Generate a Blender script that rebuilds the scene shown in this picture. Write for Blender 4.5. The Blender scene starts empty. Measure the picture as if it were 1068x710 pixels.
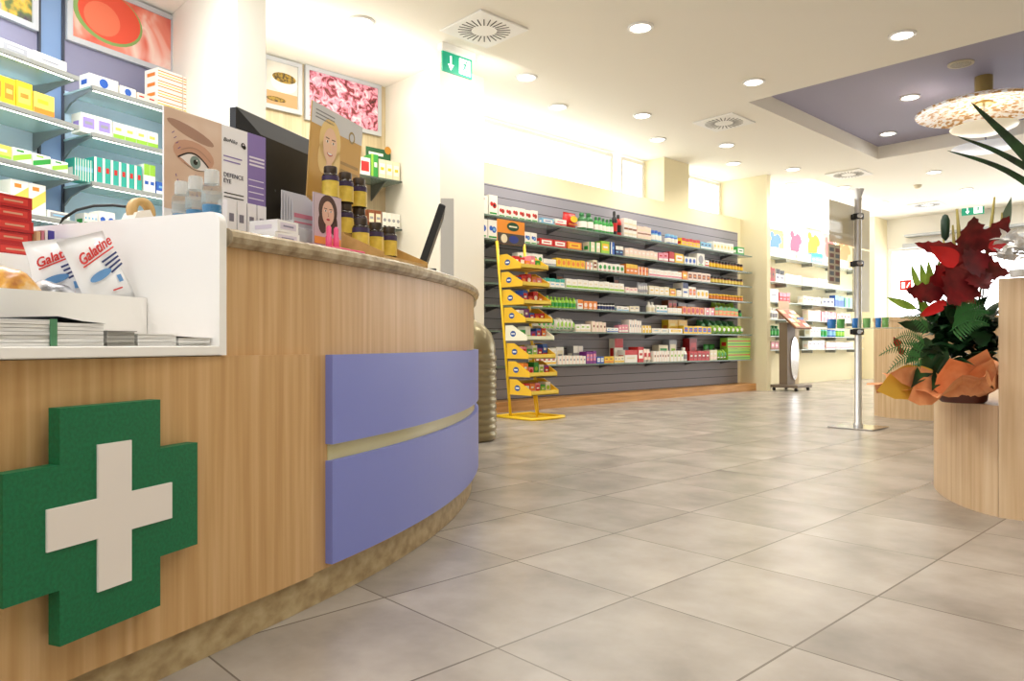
import bpy, math, random
from mathutils import Vector, Matrix, Euler
random.seed(7)
S = bpy.context.scene
COL = S.collection
# ------------------------------------------------------------------ survey of the room (camera at x=0,y=0)
F, HZ, CX, H, CEIL = 770.0, 358.0, 534.0, 0.66, 3.0
YAW = math.radians(46.7)
FW = (-math.sin(YAW), math.cos(YAW)); RT = (math.cos(YAW), math.sin(YAW))
def P(px, py, d):
    u = (px-CX)/F*d
    return Vector((RT[0]*u+FW[0]*d, RT[1]*u+FW[1]*d, H-(py-HZ)/F*d))
def G(px, py, z=0.0): return P(px, py, (H-z)*F/(py-HZ))
def ray(px):
    u = (px-CX)/F
    return (RT[0]*u+FW[0], RT[1]*u+FW[1])
def onX(px, py, x0): return P(px, py, x0/ray(px)[0])
def onY(px, py, y0): return P(px, py, y0/ray(px)[1])
def dep(p): return p[0]*FW[0]+p[1]*FW[1]
def vang(V): return math.radians(136.7)-math.atan((V-CX)/F)     # world heading of lines vanishing at column V
CC = (-4.8738, -0.3675); RK = 3.4257                             # counter arc
AE = None
def hit(px, r):
    d = hitc(px, r)
    if AE is None: return d
    q = (ray(px)[0]*d, ray(px)[1]*d) if d else None
    if q and math.atan2(q[1]-CC[1], q[0]-CC[0]) >= AE: return d
    nx, ny = math.cos(AE), math.sin(AE); a = ray(px)
    return ((CC[0]*nx+CC[1]*ny)+r)/(a[0]*nx+a[1]*ny)
def cpos(r, a):
    if AE is None or a >= AE: return (CC[0]+r*math.cos(a), CC[1]+r*math.sin(a))
    k = (AE-a)*RK
    return (CC[0]+r*math.cos(AE)+k*math.sin(AE), CC[1]+r*math.sin(AE)-k*math.cos(AE))
def hitc(px, r):
    a = ray(px); A = a[0]**2+a[1]**2; B = -2*(a[0]*CC[0]+a[1]*CC[1]); c = CC[0]**2+CC[1]**2-r*r
    return (-B-math.sqrt(B*B-4*A*c))/(2*A)
def seg(A, pxb, ang):
    """length along heading ang from A to the sight line of column pxb"""
    k = (pxb-CX)/F; dx, dy = math.cos(ang), math.sin(ang)
    ur, uf = A[0]*RT[0]+A[1]*RT[1], dep(A)
    dr, df = dx*RT[0]+dy*RT[1], dx*FW[0]+dy*FW[1]
    return (k*uf-ur)/(dr-k*df)

# ------------------------------------------------------------------ materials
def lin(h):
    h = h.lstrip('#'); c = [int(h[i:i+2], 16)/255 for i in (0, 2, 4)]
    return [x/12.92 if x <= .04045 else ((x+.055)/1.055)**2.4 for x in c]+[1.0]
MC = {}
def mat(h, rough=.5, metal=0, emit=0, trans=0, alpha=1, coat=0, key=None):
    k = key or (h, rough, metal, emit, trans, alpha, coat)
    if k in MC: return MC[k]
    m = bpy.data.materials.new('material_'+str(len(MC))); m.use_nodes = True
    b = m.node_tree.nodes['Principled BSDF']
    b.inputs['Base Color'].default_value = lin(h); b.inputs['Roughness'].default_value = rough
    b.inputs['Metallic'].default_value = metal
    if emit: b.inputs['Emission Color'].default_value = lin(h); b.inputs['Emission Strength'].default_value = emit
    if trans: b.inputs['Transmission Weight'].default_value = trans; b.inputs['IOR'].default_value = 1.3
    if alpha < 1: b.inputs['Alpha'].default_value = alpha
    if coat: b.inputs['Coat Weight'].default_value = coat
    MC[k] = m; return m
def nodes(m):
    nt = m.node_tree; return nt, nt.nodes, nt.links, nt.nodes['Principled BSDF']
def noise_mat(key, stops, scale=(1, 1, 1), nscale=5, detail=4, rough=.5, bump=0, dist=0, emit=0, spec=None, space='Object'):
    if key in MC: return MC[key]
    m = mat('ffffff', rough, key=key); nt, N, L, b = nodes(m)
    tc = N.new('ShaderNodeTexCoord'); mp = N.new('ShaderNodeMapping'); mp.inputs['Scale'].default_value = scale
    nz = N.new('ShaderNodeTexNoise'); nz.inputs['Scale'].default_value = nscale; nz.inputs['Detail'].default_value = detail
    nz.inputs['Distortion'].default_value = dist
    cr = N.new('ShaderNodeValToRGB'); el = cr.color_ramp.elements
    while len(el) < len(stops): el.new(.5)
    for e, (p, h) in zip(el, stops): e.position = p; e.color = lin(h)
    L.new(tc.outputs[space], mp.inputs[0]); L.new(mp.outputs[0], nz.inputs[0]); L.new(nz.outputs['Fac'], cr.inputs[0])
    L.new(cr.outputs[0], b.inputs['Base Color'])
    if emit: L.new(cr.outputs[0], b.inputs['Emission Color']); b.inputs['Emission Strength'].default_value = emit
    if bump:
        bp = N.new('ShaderNodeBump'); bp.inputs['Strength'].default_value = bump; bp.inputs['Distance'].default_value = .002
        L.new(nz.outputs['Fac'], bp.inputs['Height']); L.new(bp.outputs[0], b.inputs['Normal'])
    return m
OAK = noise_mat('oak', [(.3, 'be945f'), (.5, 'caa26e'), (.7, 'd5b080')], (1, 1, .03), 55, 3, .38, .06)
OAKL = noise_mat('oak_pale', [(.3, 'cdab80'), (.5, 'd9ba92'), (.72, 'e3c8a2')], (1, 1, .03), 50, 3, .4, .05)
OAKP = noise_mat('oak_plinth', [(.3, 'b07a3e'), (.5, 'c48e50'), (.7, 'd09c60')], (1, .06, 1), 40, 3, .45, .05)
WOODW = noise_mat('oak_wall', [(.3, 'cdb892'), (.5, 'd8c4a0'), (.7, 'e2d0ae')], (1, 1, .03), 40, 3, .5)
STONE = noise_mat('stone', [(.3, '8f7d62'), (.5, 'b0a084'), (.7, 'c4b69c')], (1, 1, 1), 30, 6, .25, .05)
KICK = noise_mat('travertine', [(.25, '957d58'), (.5, 'b49e76'), (.75, 'cab890')], (1, 1, 1.5), 22, 8, .5, .3)
WALL = mat('efe4c0', .8); CREAM = mat('efebe0', .75); CEILM = mat('f7f3e8', .85); WHITE = mat('f6f5f2', .45)
GREYP = mat('7e7c86', .6); LAV = mat('8f8da8', .7); STEEL = mat('dcdddf', .38, .8); BLACK = mat('131316', .4)
BLK2 = mat('1e1f22', .3, coat=.3); YEL = mat('f2c81e', .4); CHROME = mat('d8d8da', .15, 1)
GREEN = noise_mat('cross_green', [(.35, '00623a'), (.65, '007044')], (1, 1, 1), 160, 2, .55, .25)
CROSSW = mat('e9e2dc', .6); VIOLET = mat('7f89d2', .42); GAP = mat('d2cc9c', .25)
def glass(h='e8f6f2', a=.3, r=.06):
    return mat(h, r, alpha=a)
GL = glass('cfe6dc', .35); GLEDGE = mat('6f8478', .25)
DAY = mat('f8fbff', .3, emit=3.6, key='day'); GLOW = mat('fffaf0', .3, emit=9, key='glow')
LED = mat('fbfbe8', .3, emit=5, key='led')

def floor_mat():
    m = mat('ffffff', .24, key='tiles'); nt, N, L, b = nodes(m)
    tc = N.new('ShaderNodeTexCoord'); sp = N.new('ShaderNodeSeparateXYZ'); L.new(tc.outputs['Object'], sp.inputs[0])
    def M(op, a, b_=None, c=None):
        n = N.new('ShaderNodeMath'); n.operation = op
        for i, v in enumerate((a, b_, c)):
            if v is None: continue
            if isinstance(v, (int, float)): n.inputs[i].default_value = v
            else: L.new(v, n.inputs[i])
        return n.outputs[0]
    TX, TY = .4375, .4715
    u = M('DIVIDE', M('ADD', sp.outputs[0], 0.748+10*TX), TX); v = M('DIVIDE', M('ADD', sp.outputs[1], -1.074+10*TY), TY)
    def edge(w, T, g):
        f = M('FRACT', w); e = M('MINIMUM', f, M('SUBTRACT', 1.0, f)); return M('LESS_THAN', e, g/T)
    gr = M('MAXIMUM', edge(u, TX, .0028), edge(v, TY, .0022))
    cm = N.new('ShaderNodeCombineXYZ'); L.new(M('FLOOR', u), cm.inputs[0]); L.new(M('FLOOR', v), cm.inputs[1])
    wn = N.new('ShaderNodeTexWhiteNoise'); L.new(cm.outputs[0], wn.inputs[0])
    ad = N.new('ShaderNodeVectorMath'); ad.operation = 'MULTIPLY_ADD'; ad.inputs[1].default_value = (9, 9, 9)
    L.new(wn.outputs['Color'], ad.inputs[0]); L.new(tc.outputs['Object'], ad.inputs[2])
    nz = N.new('ShaderNodeTexNoise'); nz.inputs['Scale'].default_value = 3.2; nz.inputs['Detail'].default_value = 5; nz.inputs['Roughness'].default_value = .55
    L.new(ad.outputs[0], nz.inputs[0])
    cr = N.new('ShaderNodeValToRGB'); el = cr.color_ramp.elements
    el[0].position = .28; el[0].color = lin('8a8279'); el[1].position = .74; el[1].color = lin('b9b0a5')
    L.new(nz.outputs['Fac'], cr.inputs[0])
    hs = N.new('ShaderNodeHueSaturation'); L.new(cr.outputs[0], hs.inputs['Color'])
    L.new(M('MULTIPLY_ADD', wn.outputs['Value'], .16, .92), hs.inputs['Value'])
    mx = N.new('ShaderNodeMix'); mx.data_type = 'RGBA'; L.new(gr, mx.inputs['Factor'])
    L.new(hs.outputs[0], mx.inputs['A']); mx.inputs['B'].default_value = lin('6f665c')
    L.new(mx.outputs['Result'], b.inputs['Base Color'])
    b.inputs['Roughness'].default_value = .27
    bp = N.new('ShaderNodeBump'); bp.inputs['Strength'].default_value = .5; bp.inputs['Distance'].default_value = .003
    L.new(M('SUBTRACT', 1.0, gr), bp.inputs['Height']); L.new(bp.outputs[0], b.inputs['Normal'])
    return m
def slat_mat():
    m = mat('ffffff', .55, key='slats'); nt, N, L, b = nodes(m)
    tc = N.new('ShaderNodeTexCoord'); sp = N.new('ShaderNodeSeparateXYZ'); L.new(tc.outputs['Object'], sp.inputs[0])
    d = N.new('ShaderNodeMath'); d.operation = 'DIVIDE'; d.inputs[1].default_value = .1; L.new(sp.outputs[2], d.inputs[0])
    f = N.new('ShaderNodeMath'); f.operation = 'FRACT'; L.new(d.outputs[0], f.inputs[0])
    lt = N.new('ShaderNodeMath'); lt.operation = 'LESS_THAN'; lt.inputs[1].default_value = .07; L.new(f.outputs[0], lt.inputs[0])
    mx = N.new('ShaderNodeMix'); mx.data_type = 'RGBA'; L.new(lt.outputs[0], mx.inputs['Factor'])
    mx.inputs['A'].default_value = lin('96949e'); mx.inputs['B'].default_value = lin('3f3c44')
    L.new(mx.outputs['Result'], b.inputs['Base Color']); return m

# ------------------------------------------------------------------ mesh builder
class MB:
    def __init__(s): s.v = []; s.f = []; s.m = []; s.sm = []
    def add(s, vs, fs, mi=0, smooth=False, M=None):
        o = len(s.v)
        s.v += [tuple(M @ Vector(p)) if M else tuple(p) for p in vs]
        for f in fs: s.f.append([i+o for i in f]); s.m.append(mi); s.sm.append(smooth)
        return s
    def box(s, x0, y0, z0, x1, y1, z1, mi=0, M=None):
        return s.add([(x0,y0,z0),(x1,y0,z0),(x1,y1,z0),(x0,y1,z0),(x0,y0,z1),(x1,y0,z1),(x1,y1,z1),(x0,y1,z1)],
            [(0,3,2,1),(4,5,6,7),(0,1,5,4),(1,2,6,5),(2,3,7,6),(3,0,4,7)], mi, False, M)
    def rbox(s, x0, y0, z0, x1, y1, z1, b=.002, mi=0, M=None):
        """box with chamfered edges"""
        vs = []; n = 0
        for z, i in ((z0, b), (z0+b, 0), (z1-b, 0), (z1, b)):
            vs += [(x0+i+(b if not i else 0)*0, y0+i, z), (x1-i, y0+i, z), (x1-i, y1-i, z), (x0+i, y1-i, z)]
        fs = [(3,2,1,0), (12,13,14,15)]
        for r in range(3):
            for k in range(4): fs.append((r*4+k, r*4+(k+1) % 4, r*4+4+(k+1) % 4, r*4+4+k))
        return s.add(vs, fs, mi, False, M)
    def prism(s, poly, z0, z1, mi=0, M=None, top=None, smooth=False):
        n = len(poly); vs = [(p[0], p[1], z0) for p in poly]+[(p[0], p[1], z1) for p in poly]
        a = sum(poly[i][0]*poly[(i+1) % n][1]-poly[(i+1) % n][0]*poly[i][1] for i in range(n))
        side = [(i, (i+1) % n, n+(i+1) % n, n+i) for i in range(n)]
        caps = [tuple(range(n-1, -1, -1)), tuple(range(n, 2*n))]
        if a < 0: side = [t[::-1] for t in side]; caps = [t[::-1] for t in caps]
        s.add(vs, side, mi, smooth, M); s.add(vs, caps, mi if top is None else top, False, M); return s
    def lathe(s, prof, n=20, mi=0, M=None, smooth=True, caps=True):
        vs = []; fs = []
        for r, z in prof:
            for k in range(n): a = 2*math.pi*k/n; vs.append((r*math.cos(a), r*math.sin(a), z))
        for i in range(len(prof)-1):
            for k in range(n): fs.append((i*n+k, i*n+(k+1) % n, (i+1)*n+(k+1) % n, (i+1)*n+k))
        s.add(vs, fs, mi, smooth, M)
        if caps:
            s.add(vs[:n], [tuple(range(n-1, -1, -1))], mi, False, M); s.add(vs[-n:], [tuple(range(n))], mi, False, M)
        return s
    def tube(s, path, r, n=8, mi=0, M=None, smooth=True):
        path = [Vector(p) for p in path]; vs = []; fs = []; R = r if isinstance(r, (list, tuple)) else [r]*len(path)
        for i, p in enumerate(path):
            t = (path[min(i+1, len(path)-1)]-path[max(i-1, 0)]).normalized()
            a = t.cross(Vector((0, 0, 1)) if abs(t.z) < .95 else Vector((1, 0, 0))).normalized(); b = t.cross(a)
            for k in range(n):
                q = 2*math.pi*k/n; vs.append(p+(a*math.cos(q)+b*math.sin(q))*R[i])
        for i in range(len(path)-1):
            for k in range(n): fs.append((i*n+k, (i+1)*n+k, (i+1)*n+(k+1) % n, i*n+(k+1) % n))
        fs += [tuple(range(n)), tuple(range(len(vs)-1, len(vs)-n-1, -1))]
        return s.add(vs, fs, mi, smooth, M)
    def band(s, r0, r1, a0, a1, z0, z1, n=48, mi=0, c=CC):
        """ring sector"""
        vs = []; fs = []
        for i in range(n+1):
            a = a0+(a1-a0)*i/n
            for r, z in ((r1, z0), (r1, z1), (r0, z1), (r0, z0)): vs.append((*cpos(r, a), z))
        s2 = []
        for i in range(n):
            for k in range(4): fs.append((i*4+k, i*4+4+k, i*4+4+(k+1) % 4, i*4+(k+1) % 4))
        fs += [(0, 1, 2, 3), (n*4+3, n*4+2, n*4+1, n*4)]
        s.add(vs, fs, mi, False); 
        return s
    # flat drawing on the plane y = -off of local x (right) and z (up)
    def pf(s, pts, off, mi, M=None):
        return s.add([(p[0], -off, p[1]) for p in pts], [tuple(range(len(pts)))], mi, False, M)
    def rect(s, x0, z0, x1, z1, off, mi, M=None): return s.pf([(x0, z0), (x1, z0), (x1, z1), (x0, z1)], off, mi, M)
    def ell(s, cx, cz, rx, rz, off, mi, M=None, n=18, a0=0, a1=2*math.pi, rot=0):
        pts = []
        full = abs(a1-a0-2*math.pi) < 1e-6
        for k in range(n if full else n+1):
            a = a0+(a1-a0)*k/n; x, z = rx*math.cos(a), rz*math.sin(a)
            pts.append((cx+x*math.cos(rot)-z*math.sin(rot), cz+x*math.sin(rot)+z*math.cos(rot)))
        return s.pf(pts, off, mi, M)
    def stroke(s, pts, w, off, mi, M=None):
        for (a, b) in zip(pts, pts[1:]):
            dx, dz = b[0]-a[0], b[1]-a[1]; l = math.hypot(dx, dz) or 1; nx, nz = -dz/l*w/2, dx/l*w/2
            s.pf([(a[0]-nx, a[1]-nz), (b[0]-nx, b[1]-nz), (b[0]+nx, b[1]+nz), (a[0]+nx, a[1]+nz)], off, mi, M)
        return s
    def mesh(s, mats):
        me = bpy.data.meshes.new('mesh'); me.from_pydata(s.v, [], s.f)
        for m in mats: me.materials.append(m)
        me.polygons.foreach_set('material_index', s.m); me.polygons.foreach_set('use_smooth', s.sm); me.update()
        return me
def snake(o): return o
def link(name, me, parent=None, loc=(0, 0, 0), rz=0, rot=None):
    o = bpy.data.objects.new(name, me); COL.objects.link(o)
    o.location = loc; o.rotation_euler = rot if rot else (0, 0, rz)
    if parent: o.parent = parent
    return o
def obj(name, mb, mats, parent=None, loc=(0, 0, 0), rz=0, rot=None):
    return link(name, mb.mesh(mats if isinstance(mats, (list, tuple)) else [mats]), parent, loc, rz, rot)
def tag(o, label, cat, group=None):
    o['label'] = label; o['category'] = cat
    if group: o['group'] = group
    return o
def thing(name, label, cat, loc=(0, 0, 0), rz=0, group=None):
    return tag(link(name, None, None, loc, rz), label, cat, group)
def struct(name, mb, mats):
    o = obj(name, mb, mats); o['kind'] = 'structure'; return o
def text(name, s, size, m, parent, loc, rot=(math.pi/2, 0, 0), shear=0, align='LEFT', ext=.0004, bold=0):
    cu = bpy.data.curves.new('lettering', 'FONT'); cu.body = s; cu.size = size; cu.shear = shear; cu.align_x = align
    cu.extrude = ext; cu.offset = bold; cu.resolution_u = 3
    t = bpy.data.objects.new('lettering', cu); COL.objects.link(t); bpy.context.view_layer.update()
    me = bpy.data.meshes.new_from_object(t.evaluated_get(bpy.context.evaluated_depsgraph_get()))
    bpy.data.objects.remove(t); me.materials.clear(); me.materials.append(m)
    return link(name, me, parent, loc, 0, rot)
ORD = ['first','second','third','fourth','fifth','sixth','seventh','eighth','ninth','tenth','eleventh','twelfth','thirteenth','fourteenth']
PI = math.pi

# ------------------------------------------------------------------ the setting
struct('floor', MB().box(-8, -3, -.1, 4, 16, 0), floor_mat())
RX0, RX1, RY0, RY1, RZ = -3.64, .9, 6.58, 9.82, 3.16
c = MB()
for b in ((-8, -3, RX0, 16), (RX1, -3, 4, 16), (RX0, -3, RX1, RY0), (RX0, RY1, RX1, 16)): c.box(b[0], b[1], CEIL, b[2], b[3], CEIL+.3)
struct('ceiling', c, CEILM)
struct('ceiling_recess', MB().box(RX0, RY0, RZ, RX1, RY1, RZ+.1), mat('a3a1b8', .7))
XS = -5.42                                                        # grey slatted wall
Y_END = 9.58
Zs = 2.43                                                         # window sill
w = MB().box(XS-.12, 4.285, 0, XS, Y_END, Zs)
yc0, yc1 = onX(694, 200, XS)[1], onX(720, 200, XS)[1]
w.box(XS-.40, yc0, Zs, XS-.02, yc1, CEIL)
w.box(XS-.40, 4.285, Zs-.03, XS-.12, Y_END, Zs)
struct('wall_left', w, WALL)
struct('wall_end', MB().box(-5.85, Y_END, 0, -5.02, Y_END+.1, CEIL), WALL)
# cream partition by the exit sign and its bright column face
struct('wall_partition', MB().box(-5.85, 3.79, 0, -4.90, 4.28, CEIL), CREAM)
struct('wall_wood', MB().box(-5.9, 1.9, 0, -5.71, 3.79, CEIL), WOODW)
struct('wall_alcove', MB().box(-5.7, 1.84, 0, -4.36, 2.02, CEIL), CREAM)
# far side
struct('wall_gallery', MB().box(-5.75, Y_END+.1, 0, -5.62, 14.3, 2.35), WALL)
struct('wall_pillar', MB().box(-5.7, 14.2, 0, -5.32, 14.8, CEIL), WALL)
fw = MB().box(-8, 14.8, 0, 4, 14.95, .35)
fw.box(-8, 14.8, 2.45, 4, 14.95, CEIL); fw.box(-8, 14.8, .35, -5.3, 14.95, 2.45); fw.box(-4.05, 14.8, .35, -4.0, 14.95, 2.45); fw.box(1.2, 14.8, .35, 4, 14.95, 2.45)
struct('wall_far', fw, CREAM)
struct('wall_right', MB().box(3.2, -3, 0, 3.35, 15, CEIL), WALL)
struct('wall_outer', MB().box(-6.05, 4.28, 0, -5.95, 14.8, CEIL), CREAM)
# windows
def win(name, y0, y1, z0, z1, x):
    o = obj(name, MB().box(x-.02, y0, z0, x, y1, z1), DAY); o['kind'] = 'structure'
    t = .045
    obj('window_frame', MB().box(x, y0, z0, x+.05, y1, z0+t).box(x, y0, z1-t, x+.05, y1, z1).box(x, y0, z0+t, x+.05, y0+t, z1-t).box(x, y1-t, z0+t, x+.05, y1, z1-t), WHITE, o)
    obj('window_bar', MB().box(x+.05, y0+.1, z0+.055, x+.065, y1-.1, z0+.07), mat('77787a', .4), o)
win('window_1', 4.32, onX(640, 180, XS-.3)[1], Zs, CEIL-.02, XS-.36)
win('window_2', onX(645, 180, XS-.3)[1]+.06, yc0-.02, Zs, CEIL-.02, XS-.36)
win('window_3', yc1+.02, Y_END-.02, Zs, CEIL-.02, XS-.36)
win('window_4', Y_END+.2, 14.1, 2.4, CEIL-.02, -5.9)
def winy(name, x0, x1, z0, z1):
    o = obj(name, MB().box(x0, 14.9, z0, x1, 14.92, z1), DAY); o['kind'] = 'structure'; t = .06
    f = MB().box(x0, 14.82, z0, x1, 14.9, z0+t).box(x0, 14.82, z1-t, x1, 14.9, z1).box(x0, 14.82, z0+t, x0+t, 14.9, z1-t).box(x1-t, 14.82, z0+t, x1, 14.9, z1-t)
    obj('window_frame', f, WHITE, o)
winy('window_5', -4.0, 1.2, .35, 2.45); winy('window_6', -5.3, -4.05, .35, 2.45)
tr = MB().box(-4.95, 14.6, 2.62, 2, 14.78, 2.66).box(-5.0, 14.66, 2.42, 2, 14.78, 2.5)
struct('trim_1', tr, mat('b9bdc0', .5))
struct('trim_2', MB().box(XS+.003, 4.3, .0, -5.18, 9.72, .10), OAKP)          # oak plinth below the slats
struct('wall_slatted', MB().box(XS, 4.29, .1, XS+.018, 9.47, 2.22), slat_mat())
# back wall behind the counter, three blue facets
W3 = Vector((-5.50, 1.87, 0)); A2 = vang(978); A1 = vang(815)
def back(Pt, ang, L): return Vector((Pt[0]-math.cos(ang)*L, Pt[1]-math.sin(ang)*L, 0))
L2 = -seg(W3, 65, A2); W2 = back(W3, A2, L2)
L1b = -seg(W2, 40, A1); W1 = back(W2, A1, L1b); W0 = back(W1, A1, 1.6)
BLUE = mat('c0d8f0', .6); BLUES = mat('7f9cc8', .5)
def facet(name, A, B, ang, m, z0=0, z1=CEIL):
    L = (B-A).length
    o = obj(name, MB().box(0, 0, z0, L, .08, z1), m, None, (A[0], A[1], 0), ang); o['kind'] = 'structure'; return o, L
f1, LF1 = facet('wall_back_1', W0, W1, A1, BLUE, 0, 2.24); facet('wall_back_1_upper', W0, W1, A1, LAV, 2.24, CEIL)
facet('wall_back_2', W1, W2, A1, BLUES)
f3, LF3 = facet('wall_back_3', W2, W3, A2, BLUE, 0, 2.24); facet('wall_back_3_upper', W2, W3, A2, LAV, 2.24, CEIL)
tm = MB()
tm.box(-.008, -.012, 0, .008, 0, CEIL)
for i, (Pt, an) in enumerate(((W1, A1), (W2, A2))):
    o = obj('trim_%d' % (3+i), tm, mat('3c4252', .5), None, (Pt[0], Pt[1], 0), an); o['kind'] = 'structure'

# ------------------------------------------------------------------ ceiling fittings
dl = [(668,28,'nearest the square vent by the exit sign'),(941,36,'just before the near edge of the ceiling recess'),(786,85,'left of the recess corner'),
      (549,80,'right of the hanging exit sign'),(582,111,'over the left end of the first window'),(670,120,'between exit sign and second vent'),
      (686,145,'near the window pillar'),(758,151,'below the second vent, nearer one'),(765,170,'close over the second window'),(377,22,'over the shop counter'),
      (827,176,'left of the third vent, nearer one'),(826,192,'left of the third vent, by the gallery window'),(880,195,'just above the display pole'),
      (974,179,'beneath the recess far edge'),(1008,197,'above the far exit sign'),(920,211,'farthest, right of the display pole'),(873,207,'far end of the gallery window side')]
def downlight(px, py, z, where):
    p = G(px, py, z)
    t = thing('downlight', 'round recessed ceiling downlight '+where, 'ceiling light', (p[0], p[1], z-.012), 0, 'recessed ceiling downlights')
    obj('frame', MB().lathe([(.075, .0), (.095, .0), (.098, .011), (.075, .011)], 24, caps=False), WHITE, t)
    obj('diffuser', MB().lathe([(.075, .004), (.001, .003)], 24), GLOW, t)
    l = bpy.data.lights.new('downlight_lamp', 'SPOT'); l.energy = 46; l.color = (1, .95, .86); l.spot_size = math.radians(150); l.spot_blend = .9; l.shadow_soft_size = .08
    lo = bpy.data.objects.new('downlight_lamp', l); COL.objects.link(lo); lo.location = (p[0], p[1], z-.04)
for px, py, wh in dl: downlight(px, py, CEIL, wh)
for x_ in (-3.3, -1.9, -.5, .9):  # added fill spots without fittings, out of view, to brighten the foreground
    for y_ in (-.9, .9, 2.7):
        l = bpy.data.lights.new('fill_spot', 'SPOT'); l.energy = 50; l.color = (1, .97, .93); l.spot_size = math.radians(150); l.spot_blend = .9; l.shadow_soft_size = .12
        lo = bpy.data.objects.new('fill_spot', l); COL.objects.link(lo); lo.location = (x_, y_, CEIL-.04)
downlight(949, 101, RZ, 'in the purple recess, near the pendant')
downlight(926, 139, RZ, 'in the purple recess, by its far corner')
p = G(1002, 66, RZ)
t = thing('ceiling_speaker', 'round beige ceiling speaker grille in the purple recess', 'speaker', (p[0], p[1], RZ-.012))
obj('rim', MB().lathe([(.085, 0), (.105, 0), (.105, .011), (.085, .011)], 24, caps=False), mat('cfc6b0', .6), t)
obj('grille', MB().lathe([(.085, .004), (.05, 0), (.001, -.001)], 24), noise_mat('grille', [(.45, '8d8674'), (.55, 'c2b9a2')], (1, 1, 1), 180, 1, .6), t)
for (px, py, wh) in ((505,30,'right above the hanging exit sign'),(755,127,'over the slatted wall, second from the camera'),(885,181,'above the display pole, third from the camera'),(967,213,'farthest, near the far window wall')):
    p = G(px, py, CEIL)
    t = thing('ceiling_vent', 'square white air vent with radial slots '+wh, 'air vent', (p[0], p[1], CEIL-.016), 0, 'square ceiling air vents')
    obj('plate', MB().rbox(-.235, -.235, 0, .235, .235, .015, .004), WHITE, t)
    sl = MB()
    for k in range(26):
        M = Matrix.Rotation(2*PI*k/26, 4, 'Z'); sl.box(.095, -.004, -.002, .195, .004, .001, 0, M)
    obj('slots', sl, mat('3a3a3c', .7), t)
p = G(985, 193-1, CEIL)
t = thing('smoke_detector', 'small cream detector on the ceiling between pole and far exit sign', 'detector', (G(957,193,CEIL)[0], G(957,193,CEIL)[1], CEIL-.05))
obj('body', MB().lathe([(.02, 0), (.04, .01), (.055, .035), (.055, .049)], 18), mat('e6dcc0', .5), t)
p = G(500, 58, CEIL)
t = thing('wall_sensor', 'small white sensor on the ceiling beside the hanging exit sign', 'sensor', (p[0], p[1], CEIL-.06))
obj('lens', MB().lathe([(.006, 0), (.028, .012), (.036, .035), (.03, .059)], 16), WHITE, t)
def runner(mb, cx, cz, s, off, mi):
    mb.ell(cx+.12*s, cz+.36*s, .075*s, .075*s, off, mi)
    mb.stroke([(cx+.05*s, cz+.25*s), (cx-.02*s, cz-.05*s)], .15*s, off, mi)
    mb.stroke([(cx-.02*s, cz-.05*s), (cx+.16*s, cz-.18*s), (cx+.1*s, cz-.42*s)], .085*s, off, mi)
    mb.stroke([(cx-.02*s, cz-.05*s), (cx-.16*s, cz-.24*s), (cx-.32*s, cz-.22*s)], .085*s, off, mi)
    mb.stroke([(cx+.05*s, cz+.22*s), (cx+.24*s, cz+.1*s), (cx+.32*s, cz+.2*s)], .065*s, off, mi)
    mb.stroke([(cx+.02*s, cz+.22*s), (cx-.16*s, cz+.16*s), (cx-.2*s, cz+.0*s)], .065*s, off, mi)
SG = mat('169a78', .4, emit=.35, key='signgreen'); SW = mat('ffffff', .4, emit=.8, key='signwhite')
def exit_sign(label, A, ang, L, hgt, zt, name='exit_sign', flip=False):
    t = thing(name, label, 'exit sign', (A[0], A[1], zt-hgt), ang)
    obj('housing', MB().rbox(-.02, -.03, hgt-.0, L+.02, .03, hgt+.06, .004), WHITE, t)
    obj('panel', MB().box(0, -.008, 0, L, .008, hgt), SG, t)
    g = MB(); s = hgt*.8
    xa = L*.27
    g.stroke([(xa, hgt*.85), (xa, hgt*.3)], s*.13, .0095, 0); g.pf([(xa, hgt*.1), (xa+s*.25, hgt*.42), (xa-s*.25, hgt*.42)], .0095, 0)
    x0 = L*.55
    g.rect(x0, hgt*.1, x0+s*.95, hgt*.9, .0095, 0)
    runner(g, x0+s*.47, hgt*.5, s*.9, .0105, 1)
    obj('pictogram', g, [SW, SG], t)
    return t
A = P(461, 52, 5.75)
exit_sign('green hanging exit sign with down arrow and running man by the square vent', A, PI/2, .30, .155, 2.94)
A = onY(1003, 222, 14.5)
exit_sign('small far green exit sign above the red flowers', A, 0, .34, .17, H+(358-215)/F*dep(A), 'emergency_sign')
A = onY(939, 303, 14.78)
t = thing('fire_sign', 'small red fire equipment sign on the far wall', 'sign', (A[0], A[1]-.02, A[2]), 0)
obj('panel', MB().box(0, -.005, 0, .2, .005, .19), mat('c8201c', .4), t)
obj('pictogram', MB().rect(.03, .04, .09, .15, .006, 0).stroke([(.12, .05), (.17, .14)], .02, .006, 0), SW, t)
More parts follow.
